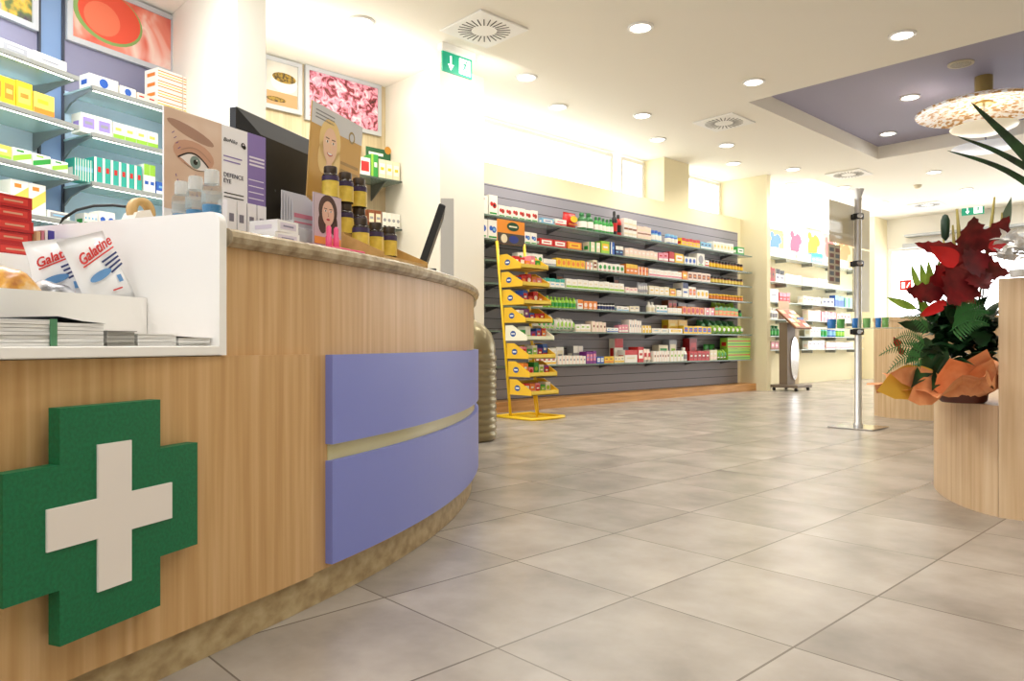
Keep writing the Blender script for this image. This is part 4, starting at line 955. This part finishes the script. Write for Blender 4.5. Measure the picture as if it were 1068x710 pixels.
SRL(2,-20,12,2,16,'Ylw','band','pale yellow-green box'); SRL(2,13,33,1,16,'wlg','diag','white box with green stripe'); SRL(2,34,53,1,15,'wgl','diag','second white box with green stripe'); SRL(2,54,71,1,13,'wlg','diag','small white box with green stripe')
SRL(3,-20,10,1,20,'wyr','diag','white box with yellow stripe'); SRL(3,11,48,2,34,'wYo','diag','white and yellow medicine box'); SRL(3,49,73,1,9,'wes','label','small flat white box')
SRR(0,92,124,1,14,'wbw','dot','white box with blue emblem'); SRR(0,125,142,1,11,'wbw','dot','smaller white box with blue emblem'); SRR(0,143,164,2,9,'mwr','band','pale flat box')
SRR(1,84,117,2,20,'wve','label','white box with lilac print'); SRR(1,118,165,4,18,'wlY','band','cream-green box')
SRR(2,78,97,7,23,'tws','side','thin teal box edge-on'); SRR(2,98,148,6,27,'twr','side','teal and white box'); SRR(2,150,162,2,30,'wlb','top','white-lime upright box'); SRR(2,163,177,1,14,'bws','band','blue and white flat box')
SRR(3,88,102,4,14,'wgs','band','thin pale green box'); SRR(3,103,120,2,18,'wbs','dot','white box with round blue logo')
shelf_run(W2, A2, LF3, ZB[0], 164, 216, 2, 10, 'woyr', 'lines', 'orange, yellow and white box', lab='in stack by cream wall', dpt=.28, stack=4, d=.14)

# small glass shelves near the pink picture
Ap = onX(377, 187, XW+.28)
for i, (y, lb) in enumerate(((186, 'upper'), (237, 'lower'))):
    z = onX(400, y, XW+.28)[2]
    t = thing('corner_shelf', '%s small glass shelf below the blossom picture' % lb, 'shelf', (XW+.002, 3.25, z-.01), PI/2)
    obj('pane', MB().box(-.45, -.28, 0, .525, 0, .01), mat('8fa8a0', .1, alpha=.7), t)
    obj('front_edge', MB().box(-.45, -.284, -.004, .525, -.2802, .012), mat('4c5850', .3), t)
    for xx in (-.3, .38):
        obj('bracket', MB().add([(xx, -.001, -.001), (xx, -.24, -.001), (xx, -.001, -.14), (xx+.012, -.001, -.001), (xx+.012, -.24, -.001), (xx+.012, -.001, -.14)], [(0, 1, 2), (3, 5, 4), (0, 3, 4, 1), (1, 4, 5, 2), (2, 5, 3, 0)]), mat('6a706c', .4, .3), t)
    if i == 0: z_up = z
    else: z_lo = z
XR = XW+.26
def cs(px0, px1, n, hpx, cols, pat, desc, z, lab):
    y0, y1 = onX(px0, 200, XR)[1], onX(px1, 200, XR)[1]; w = (y1-y0)/n; h = hpx/F*dep(onX((px0+px1)/2, 200, XR)); me = make('box', w*.95, .12, h, cols, pat)
    for k in range(n):
        lb = desc+((', %s from left' % ORD[k]) if n > 1 else '')+' '+lab
        tag(link('medicine_box', me, None, (XR-.06, y0+w*(k+.5), z+.0006), PI/2), lb, 'box', desc+' '+lab if n > 1 else None)
cs(375, 386.5, 1, 19, 'wrr', 'label', 'white box with red label', z_up, 'on the upper small glass shelf'); cs(387, 394.5, 1, 24, 'glw', 'side', 'green and lime box', z_up, 'on the upper small glass shelf'); cs(395, 417, 3, 20, 'cwy', 'label', 'cream box with white label', z_up, 'on the upper small glass shelf')
cs(384, 398, 2, 17, 'nce', 'label', 'brown box', z_lo, 'on the lower small glass shelf'); cs(399, 417.5, 4, 16, 'wek', 'dot', 'white card box', z_lo, 'on the lower small glass shelf')
yy = onX(395, 160, XR-.14)[1]
t = thing('shelf_sign', 'dark green sign card standing behind the boxes on the small glass shelf', 'sign', (XR-.15, yy, z_up+.0006), PI/2)
obj('card', MB().box(-.13, -.004, 0, .13, .004, .3), mat('d8d4b8', .5), t)
obj('print', MB().rect(-.13, .2, .13, .3, .0046, 0).ell(.1, .3, .035, .035, .005, 1).rect(-.1, .235, .05, .26, .0052, 2), [mat('1f5a34', .5), mat('c88a30', .5), WHITE], t)

# ------------------------------------------------------------------ things on the counter
ZC = .9075
def at(px, d): q = P(px, 0, d); q[2] = ZC; return q
# three water-lotion bottles
LIQ = mat('1f8ccc', .08, alpha=.9); CLR = mat('8f9c98', .06, alpha=.24)
def lotion(px_, d, label):
    q = at(px_, d)
    t = thing('lotion_bottle', label, 'bottle', q, 0, 'clear lotion bottles on the counter'); r = .0225
    obj('body', MB().lathe([(r*.9, 0), (r, .004), (r, .100), (r*.92, .110), (r*.6, .116), (r*.6, .119)], 24), CLR, t)
    obj('liquid', MB().lathe([(r*.93, .004), (r*.93, .066)], 24), LIQ, t)
    obj('cap', MB().lathe([(r*.72, .114), (r*.74, .116), (r*.72, .143), (r*.66, .146)], 20), mat('dfe8e8', .15, alpha=.42), t)
    obj('lettering_band', MB().lathe([(r*1.012, .07), (r*1.012, .096)], 24, caps=False), mat('c4d4d8', .3, alpha=.3), t)
lotion(189.5, 1.80, 'clear lotion bottle with blue base liquid, leftmost of three'); lotion(204, 1.745, 'clear lotion bottle with blue base liquid, middle of three'); lotion(221, 1.68, 'clear lotion bottle with blue base liquid, rightmost of three')
# eye-care display
A = at(171, 1.86); ang = vang(941); L = seg(A, 277, ang); LE = seg(A, 231, ang); LWp = seg(A, 258, ang); hC = .352
t = thing('eye_display', 'cardboard eye care display with large eye photo and purple panel', 'counter display', A, ang)
obj('card', MB().box(0, 0, 0, L, .006, hC), mat('f2f0f2', .45), t)
g = MB()
SKIN, SK2, SK3, EW, IR, PU, LASH, PUR, LIL = 0, 1, 2, 3, 4, 5, 6, 7, 8
g.rect(0, hC*.27, LE, hC, .0006, SKIN)
g.ell(LE*.45, hC*.86, LE*.42, hC*.042, .0009, SK2, rot=-.25); g.ell(LE*.5, hC*.70, LE*.36, hC*.10, .0009, SK3, rot=-.12)
xe, ze = LE*.52, hC*.645
almond = [(xe-LE*.27, ze+.006)]+[(xe-LE*.27+LE*.5*k/10, ze+.006+.020*math.sin(PI*k/10)-.012*k/10) for k in range(1, 10)]+[(xe+LE*.25, ze-.012)]+[(xe+LE*.25-LE*.5*k/10, ze-.012-.013*math.sin(PI*k/10)+.018*k/10) for k in range(1, 10)]
g.pf(almond, .0012, EW); g.ell(xe, ze+.001, .0165, .0165, .0015, IR, n=24); g.ell(xe, ze+.001, .007, .007, .0018, PU); g.ell(xe+.004, ze+.006, .002, .002, .0021, EW)
g.stroke([(xe-LE*.30, ze+.004)]+[(xe-LE*.27+LE*.5*k/10, ze+.0075+.021*math.sin(PI*k/10)-.012*k/10) for k in range(0, 11)], .0042, .002, LASH)
g.stroke([(xe-LE*.2+LE*.42*k/10, ze-.013-.010*math.sin(PI*k/10)+.006*(1-k/10)) for k in range(11)], .0012, .002, LASH)
g.stroke([(xe-LE*.25+LE*.52*k/8, ze+.024+.020*math.sin(PI*k/8)-.014*k/8) for k in range(9)], .002, .002, SK2)
for k in range(14):
    a = PI+.25+(PI-.1)*k/13; x_, z_ = xe+LE*.34*math.cos(a), ze-.03+hC*.16*math.sin(a); g.stroke([(x_-.003*math.sin(a), z_+.003*math.cos(a)), (x_+.004*math.sin(a), z_-.004*math.cos(a))], .0025, .0022, PUR)
for k in range(4): g.stroke([(xe-LE*.30-.006*k, ze+.025+.012*k), (xe-LE*.26-.006*k, ze+.031+.012*k)], .002, .0022, PUR)
g.stroke([(xe, ze-.03), (xe+.004, ze-.085)], .0015, .0022, PUR); g.stroke([(xe-LE*.24, ze-.055), (xe-LE*.05, ze-.056)], .0012, .0022, PUR); g.stroke([(xe+LE*.05, ze-.056), (xe+LE*.25, ze-.053)], .0012, .0022, PUR)
g.rect(LWp, hC*.27, L, hC, .0006, LIL)
for k in range(3): g.rect(LWp+.006, hC*(.80-.03*k), L-.006, hC*(.815-.03*k), .001, 9)
for k in range(4): g.rect(LWp+.004, hC*(.62-.05*k), L-.008, hC*(.628-.05*k), .001, 9)
g.rect(LE+.006, hC*.755, LWp-.02, hC*.765, .001, LIL); g.rect(LE+.006, hC*.72, LWp-.026, hC*.73, .001, LIL)
for k in range(4): g.rect(LE+.008, hC*(.47-.03*k), LWp-.014, hC*(.478-.03*k), .001, 5)
g.ell(LWp-.016, hC*.88, .0075, .0075, .001, PU); g.ell(LWp-.012, hC*.868, .006, .006, .0012, PU); g.ell(LWp-.016, hC*.885, .003, .002, .0014, 9)
obj('eye_photo', g, [noise_mat('skin', [(.35, 'd0b098'), (.6, 'dec2ac'), (.8, 'e8d2c0')], (1, 1, 1), 8, 2, .5), mat('a98470', .5), mat('c89a80', .5), mat('efe8e4', .3), mat('7d8f88', .3), mat('15110f', .3), mat('2a1c16', .5), mat('7a5a90', .5), mat('8a76b4', .5), mat('e8e2f0', .5)], t)
text('lettering', 'DEFENCE\nEYE', .0165, mat('4a4658', .5), t, (LE+.006, -.0012, hC*.60))
text('lettering', 'BioNike', .0145, mat('1a1a1c', .5), t, (LE+.005, -.0012, hC*.875), shear=.3)
me = None
for k in range(4):
    ang_ = ang; o_ = A+Vector((math.sin(ang), -math.cos(ang), 0))*.09; x_ = seg(o_, 237+k*10.5, ang); w_ = seg(o_, 247, ang)-seg(o_, 237, ang)
    if me is None: me = pbox(w_*.93, .035, .125, 'band').mesh([mat('eeecef', .4), mat('b8a8cc', .4), mat('7a7684', .4), WHITE])
    q = o_+Vector((math.cos(ang), math.sin(ang), 0))*x_
    tag(link('slim_carton', me, None, q, ang), 'slim white and lilac carton, %s from left before the eye display' % ORD[k], 'box', 'slim cartons before the eye display')
# monitor
A = at(247, 2.16); ang = vang(789); L = seg(A, 329, ang); zt = H+(358-112)/F*2.16
t = thing('computer_monitor', 'black computer monitor seen from behind on the counter', 'monitor', A, ang)
hm = zt-ZC
obj('back_shell', MB().add([(0, 0, .08), (L, 0, .08), (L, 0, hm), (0, 0, hm), (.05, -.045, .11), (L-.05, -.045, .11), (L-.05, -.045, hm-.07), (.05, -.045, hm-.07)], [(4,5,6,7), (0,1,5,4), (1,2,6,5), (2,3,7,6), (3,0,4,7)]), mat('070708', .6), t)
obj('bezel', MB().rbox(-.004, 0, .075, L+.004, .022, hm+.004, .003), BLK2, t)
obj('neck', MB().box(L/2-.03, -.06, .012, L/2+.03, -.035, .2), BLACK, t)
obj('foot', MB().rbox(L/2-.11, -.10, 0, L/2+.11, .08, .012, .003), BLACK, t)
g = MB(); 
for (xx, zz_) in ((.12, .22), (.26, .20), (.15, .13), (.3, .28)): g.ell(xx, zz_, .004, .004, .0455, 0)
obj('screw', g, mat('4a4b50', .4, .5), t)
# white flat boxes
for k in range(2):
    A = at(286, 1.88); ang = vang(930)
    o = link('flat_carton', pbox(.085-.008*k, .09, .030, 'label').mesh([mat('f0eef0', .4), mat('d8cfe0', .4), mat('8a84a0', .4), WHITE]), None, (A[0], A[1], ZC+.0306*k), ang+.06*k)
    tag(o, '%s flat white carton in the pair before the monitor' % ('lower', 'upper')[k], 'box')
# lip care display
A = at(305, 2.02); ang = vang(930)
t = thing('leaflet_holder', 'clear leaflet holder with grey leaflets on the counter edge', 'leaflet holder', A, ang)
Lh = seg(A, 331, ang)
obj('holder', MB().box(0, -.006, 0, Lh, -.003, .07).box(0, .04, 0, Lh, .043, .12).box(0, -.006, 0, Lh, .043, .004).box(-.003, -.006, 0, 0, .043, .09).box(Lh, -.006, 0, Lh+.003, .043, .09), CLEAR, t)
lf = MB()
for k in range(5): lf.box(.003-.003*k, .002+k*.007, .0045, Lh-.004-.002*k, .005+k*.007, .15+.006*k)
ll = obj('leaflets', lf, mat('c2c0c6', .45), t)
obj('leaflet_print', MB().rect(.008, .10, Lh-.012, .112, -.0014, 0).rect(.008, .085, Lh-.02, .09, -.0014, 0).rect(.006, .02, .018, .08, -.0014, 1).rect(.022, .03, Lh-.01, .075, -.0014, 2), [mat('c87a8c', .5), mat('8a8a94', .5), mat('d6d4da', .5)], ll)
A = at(327, 2.03); ang = vang(930); Lf = seg(A, 356, ang)
t = thing('lipstick_display', 'pink lipstick display with woman photo on the counter edge', 'counter display', A, ang)
obj('base', MB().rbox(-.005, -.07, 0, Lf+.02, .015, .016, .003), mat('d83a68', .4), t)
cd = obj('photo_card', MB().box(0, 0, .016, Lf, .004, .17), mat('b8a8b4', .4), t)
g = MB()
def face(g, cx, cz, s, off, hair, skin, lip, dark, white, smile=False):
    g.ell(cx, cz+.12*s, .62*s, .72*s, off, hair, n=24); g.ell(cx-.35*s, cz-.45*s, .3*s, .5*s, off, hair); g.ell(cx+.38*s, cz-.45*s, .26*s, .5*s, off, hair)
    g.rect(cx-.16*s, cz-.95*s, cx+.16*s, cz-.4*s, off+.0002, skin)
    g.ell(cx, cz, .40*s, .56*s, off+.0004, skin, n=24)
    for sg in (-1, 1):
        g.ell(cx+sg*.17*s, cz+.1*s, .085*s, .04*s, off+.0006, white); g.ell(cx+sg*.17*s, cz+.1*s, .04*s, .04*s, off+.0008, dark); g.stroke([(cx+sg*.07*s, cz+.2*s), (cx+sg*.28*s, cz+.21*s)], .03*s, off+.0006, dark)
    g.stroke([(cx-.02*s, cz+.05*s), (cx+.035*s, cz-.12*s), (cx-.03*s, cz-.13*s)], .02*s, off+.0006, hair)
    if smile: g.ell(cx, cz-.24*s, .17*s, .10*s, off+.0006, lip, a0=PI, a1=2*PI); g.ell(cx, cz-.245*s, .135*s, .055*s, off+.0008, white, a0=PI, a1=2*PI)
    else: g.ell(cx, cz-.28*s, .12*s, .05*s, off+.0006, lip)
g.rect(.003, .05, Lf-.003, .167, .0006, 5)
face(g, Lf*.5, .118, .062, .001, 0, 1, 2, 3, 4); g.rect(.003, .03, Lf-.003, .05, .0012, 6)
obj('photo', g, [mat('4a2c20', .5), mat('e0b49c', .5), mat('b83040', .5), mat('20181a', .5), mat('f4f0ee', .4), mat('c8b4bc', .5), mat('e8a040', .5)], cd)
for k in range(2): 
    o = obj('lipstick', MB().lathe([(.009, 0), (.009, .03), (.007, .031), (.007, .055), (.003, .06)], 14), mat('e04878', .3), None, tuple(A+Vector((math.cos(ang)*(.022+.03*k)+math.sin(ang)*.035, math.sin(ang)*(.022+.03*k)-math.cos(ang)*.035, .0165))), 0)
    tag(o, '%s pink lipstick in the small pink display' % ('left', 'right')[k], 'lipstick', 'pink lipsticks in the small display')
# gold vitamin display
A = at(399, hit(399, RK+.0)); ang = vang(790); L = seg(A, 445, ang)
t = thing('vitamin_display', 'stepped card display with gold woman poster for jars on the counter', 'counter display', A, ang)
KR = noise_mat('kraft', [(.3, 'b8904c'), (.7, 'd0aa68')], (1, 1, 1), 20, 3, .6)
D1, D2, zst = .13, .28, .085
pts = [(0, 0), (0, .012), (D1, .03), (D1, zst), (D2, zst+.01), (D2, 0)]
n = len(pts); vs = [(0.004, y, z) for y, z in pts]+[(L-.004, y, z) for y, z in pts]
obj('steps', MB().add(vs, [tuple(range(n-1, -1, -1)), tuple(range(n, 2*n))]+[(i, (i+1) % n, (i+1) % n+n, i+n) for i in range(n)]), KR, t)
for xx in (0, L-.003):
    sp = [(-.004, 0), (-.004, .02), (D2, .145), (D2, 0)]
    obj('side_cheek', MB().add([(xx, y, z) for y, z in sp]+[(xx+.003, y, z) for y, z in sp], [(0,1,2,3), (7,6,5,4), (0,4,5,1), (1,5,6,2), (2,6,7,3), (3,7,4,0)]), KR, t)
hP = .50
ps = obj('poster', MB().box(0, 0, 0, L, .004, hP), KR, t, (0, D2+.004, 0)); ps.rotation_euler = (.07, 0, 0); ps.location = (.03, D2+.012, 0.001)
g = MB(); g.rect(0, hP*.42, L, hP, .0006, 5); g.rect(0, hP*.87, L, hP, .0009, 6)
face(g, L*.36, hP*.775, .10, .0012, 0, 1, 2, 3, 4, True)
for k in range(3): g.rect(.02, hP*(.955-.022*k), L*.42, hP*(.963-.022*k), .0012, 7)
g.ell(L*.78, hP*.89, .020, .020, .0012, 8); g.ell(L*.78, hP*.89, .013, .013, .0014, 6)
for k in range(2): g.rect(L*.58, hP*(.69-.05*k), L*.95, hP*(.71-.05*k), .0012, 9)
obj('poster_print', g, [mat('f0cf86', .5), mat('f2c8a6', .5), mat('c0453c', .5), mat('5a3a24', .5), mat('fffaf4', .4), mat('d2a452', .5), mat('d6d6d6', .5), mat('8a8a8a', .5), mat('a89058', .5), mat('b08a48', .5)], ps)
TM = Matrix.Translation(A) @ Matrix.Rotation(ang, 4, 'Z')
mj = {}
GLB = mat('2c2014', .15); GLD = noise_mat('goldlabel', [(.3, 'c8a834'), (.6, 'e8cc58'), (.8, 'f2dc80')], (1, 1, 1), 30, 2, .35)
def vjar(x, y, z, label, r=.0255, h=.098):
    q = TM @ Vector((x, y, z))
    t = thing('vitamin_jar', label, 'jar', q, 0, 'gold vitamin jars in the card display')
    if not mj:
        mj['b'] = MB().lathe([(r*.92, 0), (r, .003), (r, h*.70), (r*.9, h*.76), (r*.68, h*.79)], 24).mesh([GLB])
        mj['l'] = MB().lathe([(r*1.02, h*.04), (r*1.02, h*.54)], 24, caps=False).mesh([GLD])
        mj['s'] = MB().lathe([(r*1.021, h*.545), (r*1.021, h*.69)], 24, caps=False).mesh([mat('3a2c50', .4)])
        mj['c'] = MB().lathe([(r*.78, h*.78), (r*.80, h*.80), (r*.80, h*.96), (r*.74, h)], 24).mesh([mat('4a4038', .3, .6)])
    link('glass', mj['b'], t); link('label_band', mj['l'], t); link('purple_band', mj['s'], t); link('lid', mj['c'], t)
for k in range(3): vjar(.040+.090*k, .095, .0312, 'gold labelled dark jar in the front row, %s from left' % ORD[k])
for k in range(3):
    for s_ in range(2): vjar(.040+.085*k, .200, zst+.0105+.0985*s_, 'gold labelled dark jar in the back row, %s from left, %s layer' % (ORD[k], ('lower', 'upper')[s_]))
# tilted screen
A = at(449, 2.62); t = thing('touch_screen', 'slim black touch screen leaning at the far end of the counter', 'screen', A, vang(760))
M = Matrix.Rotation(PI/2-.1, 4, 'Z') 
Ms = Matrix.Translation((0, 0, .012)) @ Matrix.Rotation(-.30, 4, 'X')
t.rotation_euler = (0, 0, math.radians(136.7)-PI/2+PI/2+.12)
Ms = Matrix.Translation((0, .03, .02)) @ Matrix.Rotation(.33, 4, 'X')
obj('screen', MB().rbox(-.13, -.012, 0, .13, .012, .215, .004, 0, Ms), BLACK, t)
obj('foot', MB().rbox(-.07, -.02, 0, .07, .09, .012, .003), BLK2, t)
# grey floor panel behind the counter
B = P(466.5, 500, 4.6); B[2] = 0
t = thing('grey_panel', 'tall narrow grey panel standing behind the far counter end', 'panel', B, math.radians(46.7))
obj('board', MB().rbox(-.04, -.012, .02, .04, .012, H+(358-207)/F*4.6, .003), mat('a8a49c', .5), t); obj('foot', MB().rbox(-.06, -.08, 0, .06, .08, .02, .003), mat('8a8780', .5), t)
obj('hook', MB().box(.041, -.006, .98, .05, .006, 1.01), BLACK, t)

# ------------------------------------------------------------------ behind the tray
zl = .635+.215+.0006
ang = vang(842)
for k in range(5):
    for j in range(2):
        y = .45; x1 = trx(37, y)-.0; w = .085
        q = trp(x1-w/2-j*(w+.004)+random.uniform(-.002, .002), y+.05+random.uniform(0, .006), 0); q[2] = zl+k*.0265
        o = link('red_carton', pbox(w, .09, .0258, 'label').mesh([mat('b81f20', .4), mat('d83a30', .4), mat('d8a080', .4), WHITE]), None, q, ang)
        tag(o, 'red carton, %s up in the %s stack behind the tray' % (ORD[k], ('right', 'left')[j]), 'box', 'red cartons stacked behind the tray')
for k, (a, b_, hpx, cl, lb) in enumerate(((38,42.5,28,'c8a078','tan'),(43,46.5,29,'b86a78','rose'),(47,50,30,'e0d6d0','white'),(50.5,57,30,'3c3490','violet'))):
    y = .45; xa, xb = trx(a, y), trx(b_, y); q = trp((xa+xb)/2, y, 0); hh = hpx/F*dep(q); q[2] = zl
    o = obj('booklet', MB().box(-(xb-xa)/2+.0005, 0, 0, (xb-xa)/2-.0005, .11, hh), mat(cl, .45), None, q, ang)
    tag(o, 'upright %s booklet beside the red cartons' % lb, 'booklet', None)
y = .60; q = trp(trx(142, y), y, 0); q[2] = .9076
t = thing('tape_dispenser', 'cream tape dispenser with tan tape roll behind the tray', 'tape dispenser', q, ang)
zt_ = H+(358-205)/F*dep(q)-.9076
k_ = zt_/.12
pts = [(-.075, 0), (.075, 0), (.075, .03), (.05, .075), (.03, .095), (-.02, .085), (-.05, .05)]
pts = [(a*k_*.62, b_*k_) for a, b_ in pts]; n = len(pts)
vs = [(a, -.025, b_) for a, b_ in pts]+[(a, .025, b_) for a, b_ in pts]
obj('body', MB().add(vs, [tuple(range(n)), tuple(range(2*n-1, n-1, -1))]+[(i, i+n, (i+1) % n+n, (i+1) % n) for i in range(n)]), mat('ece6da', .4), t)
obj('tape_roll', MB().lathe([(.022, -.012), (.04, -.012), (.04, .012), (.022, .012), (.022, -.012)], 24, M=Matrix.Translation((.012*k_, 0, .09*k_)) @ Matrix.Rotation(PI/2, 4, 'X'), caps=False), mat('c8a468', .4), t)
pth = []
for a, b_ in ((58,240),(66,228),(80,219),(98,214.5),(118,214),(132,215.5),(140,222)):
    pth.append(P(a, b_, 2.15))
pth = [Vector((pth[0][0], pth[0][1], zl+.004))]+pth+[Vector((pth[-1][0], pth[-1][1], .912))]
o = obj('cable', MB().tube(pth, .0042, 8), BLACK); tag(o, 'black cable looping up behind the tray', 'cable')

# ------------------------------------------------------------------ light, camera
w = bpy.data.worlds.new('world'); S.world = w; w.use_nodes = True
bg = w.node_tree.nodes['Background']; bg.inputs[0].default_value = (.97, .97, 1.0, 1); bg.inputs[1].default_value = 1.35
def area(name, loc, size, energy, rot, col=(1, .95, .86), sy=None):
    l = bpy.data.lights.new(name, 'AREA'); l.energy = energy; l.color = col; l.size = size
    if sy: l.shape = 'RECTANGLE'; l.size_y = sy
    o = bpy.data.objects.new(name, l); COL.objects.link(o); o.location = loc; o.rotation_euler = rot
cove = [(-4.0, 2.6), (-1.2, 1.4)]
area('cove_lamp', (-5.0, 2.9, 2.93), .3, 12, (0, 0, 0), (1, .98, .85), 1.2)
area('back_wall_fill', (-3.9, .55, 2.93), .5, 70, (0, 0, 0), (.95, .98, 1), 1.6)  # added fill without a fitting, brightens the blue back wall
area('uplight_fill', (-5.0, 2.9, 2.62), .25, 9, (PI, 0, 0), (1, .99, .94), 1.4)  # added upward fill, whitens the ceiling near the wood wall
area('counter_uplight_fill', (-4.2, .9, 2.3), .3, 9, (PI, 0, 0), (1, .99, .95), 1.4)  # added upward fill, whitens the ceiling behind the counter
area('column_fill', (-4.3, 4.05, 2.75), .3, 6, (0, 1.0, 0), (1, .98, .88), .6)  # added fill that makes the column face bright
area('gallery_fill', (-4.6, 12.0, 2.94), .4, 48, (0, .5, 0), (1, .98, .92), 3.5)  # added fill to brighten the gallery shelves
area('far_fill', (-1.5, 13.6, 2.94), 3.0, 60, (0, 0, 0), (1, .98, .95), .5)  # added fill with no fitting, lifts the far end of the room
cam = bpy.data.cameras.new('camera'); co = bpy.data.objects.new('camera', cam); COL.objects.link(co)
co.location = (0, 0, H); co.rotation_euler = (PI/2, 0, YAW)
cam.sensor_width = 36; cam.lens = F/1068*36; cam.shift_y = (HZ-355)/1068; cam.clip_start = .02
S.camera = co
S.view_settings.view_transform = 'Standard'; S.view_settings.look = 'None'; S.view_settings.exposure = 0.0
S.cycles.use_denoising = True; S.cycles.max_bounces = 6; S.cycles.transparent_max_bounces = 10
print('slat goods', NIT[0])
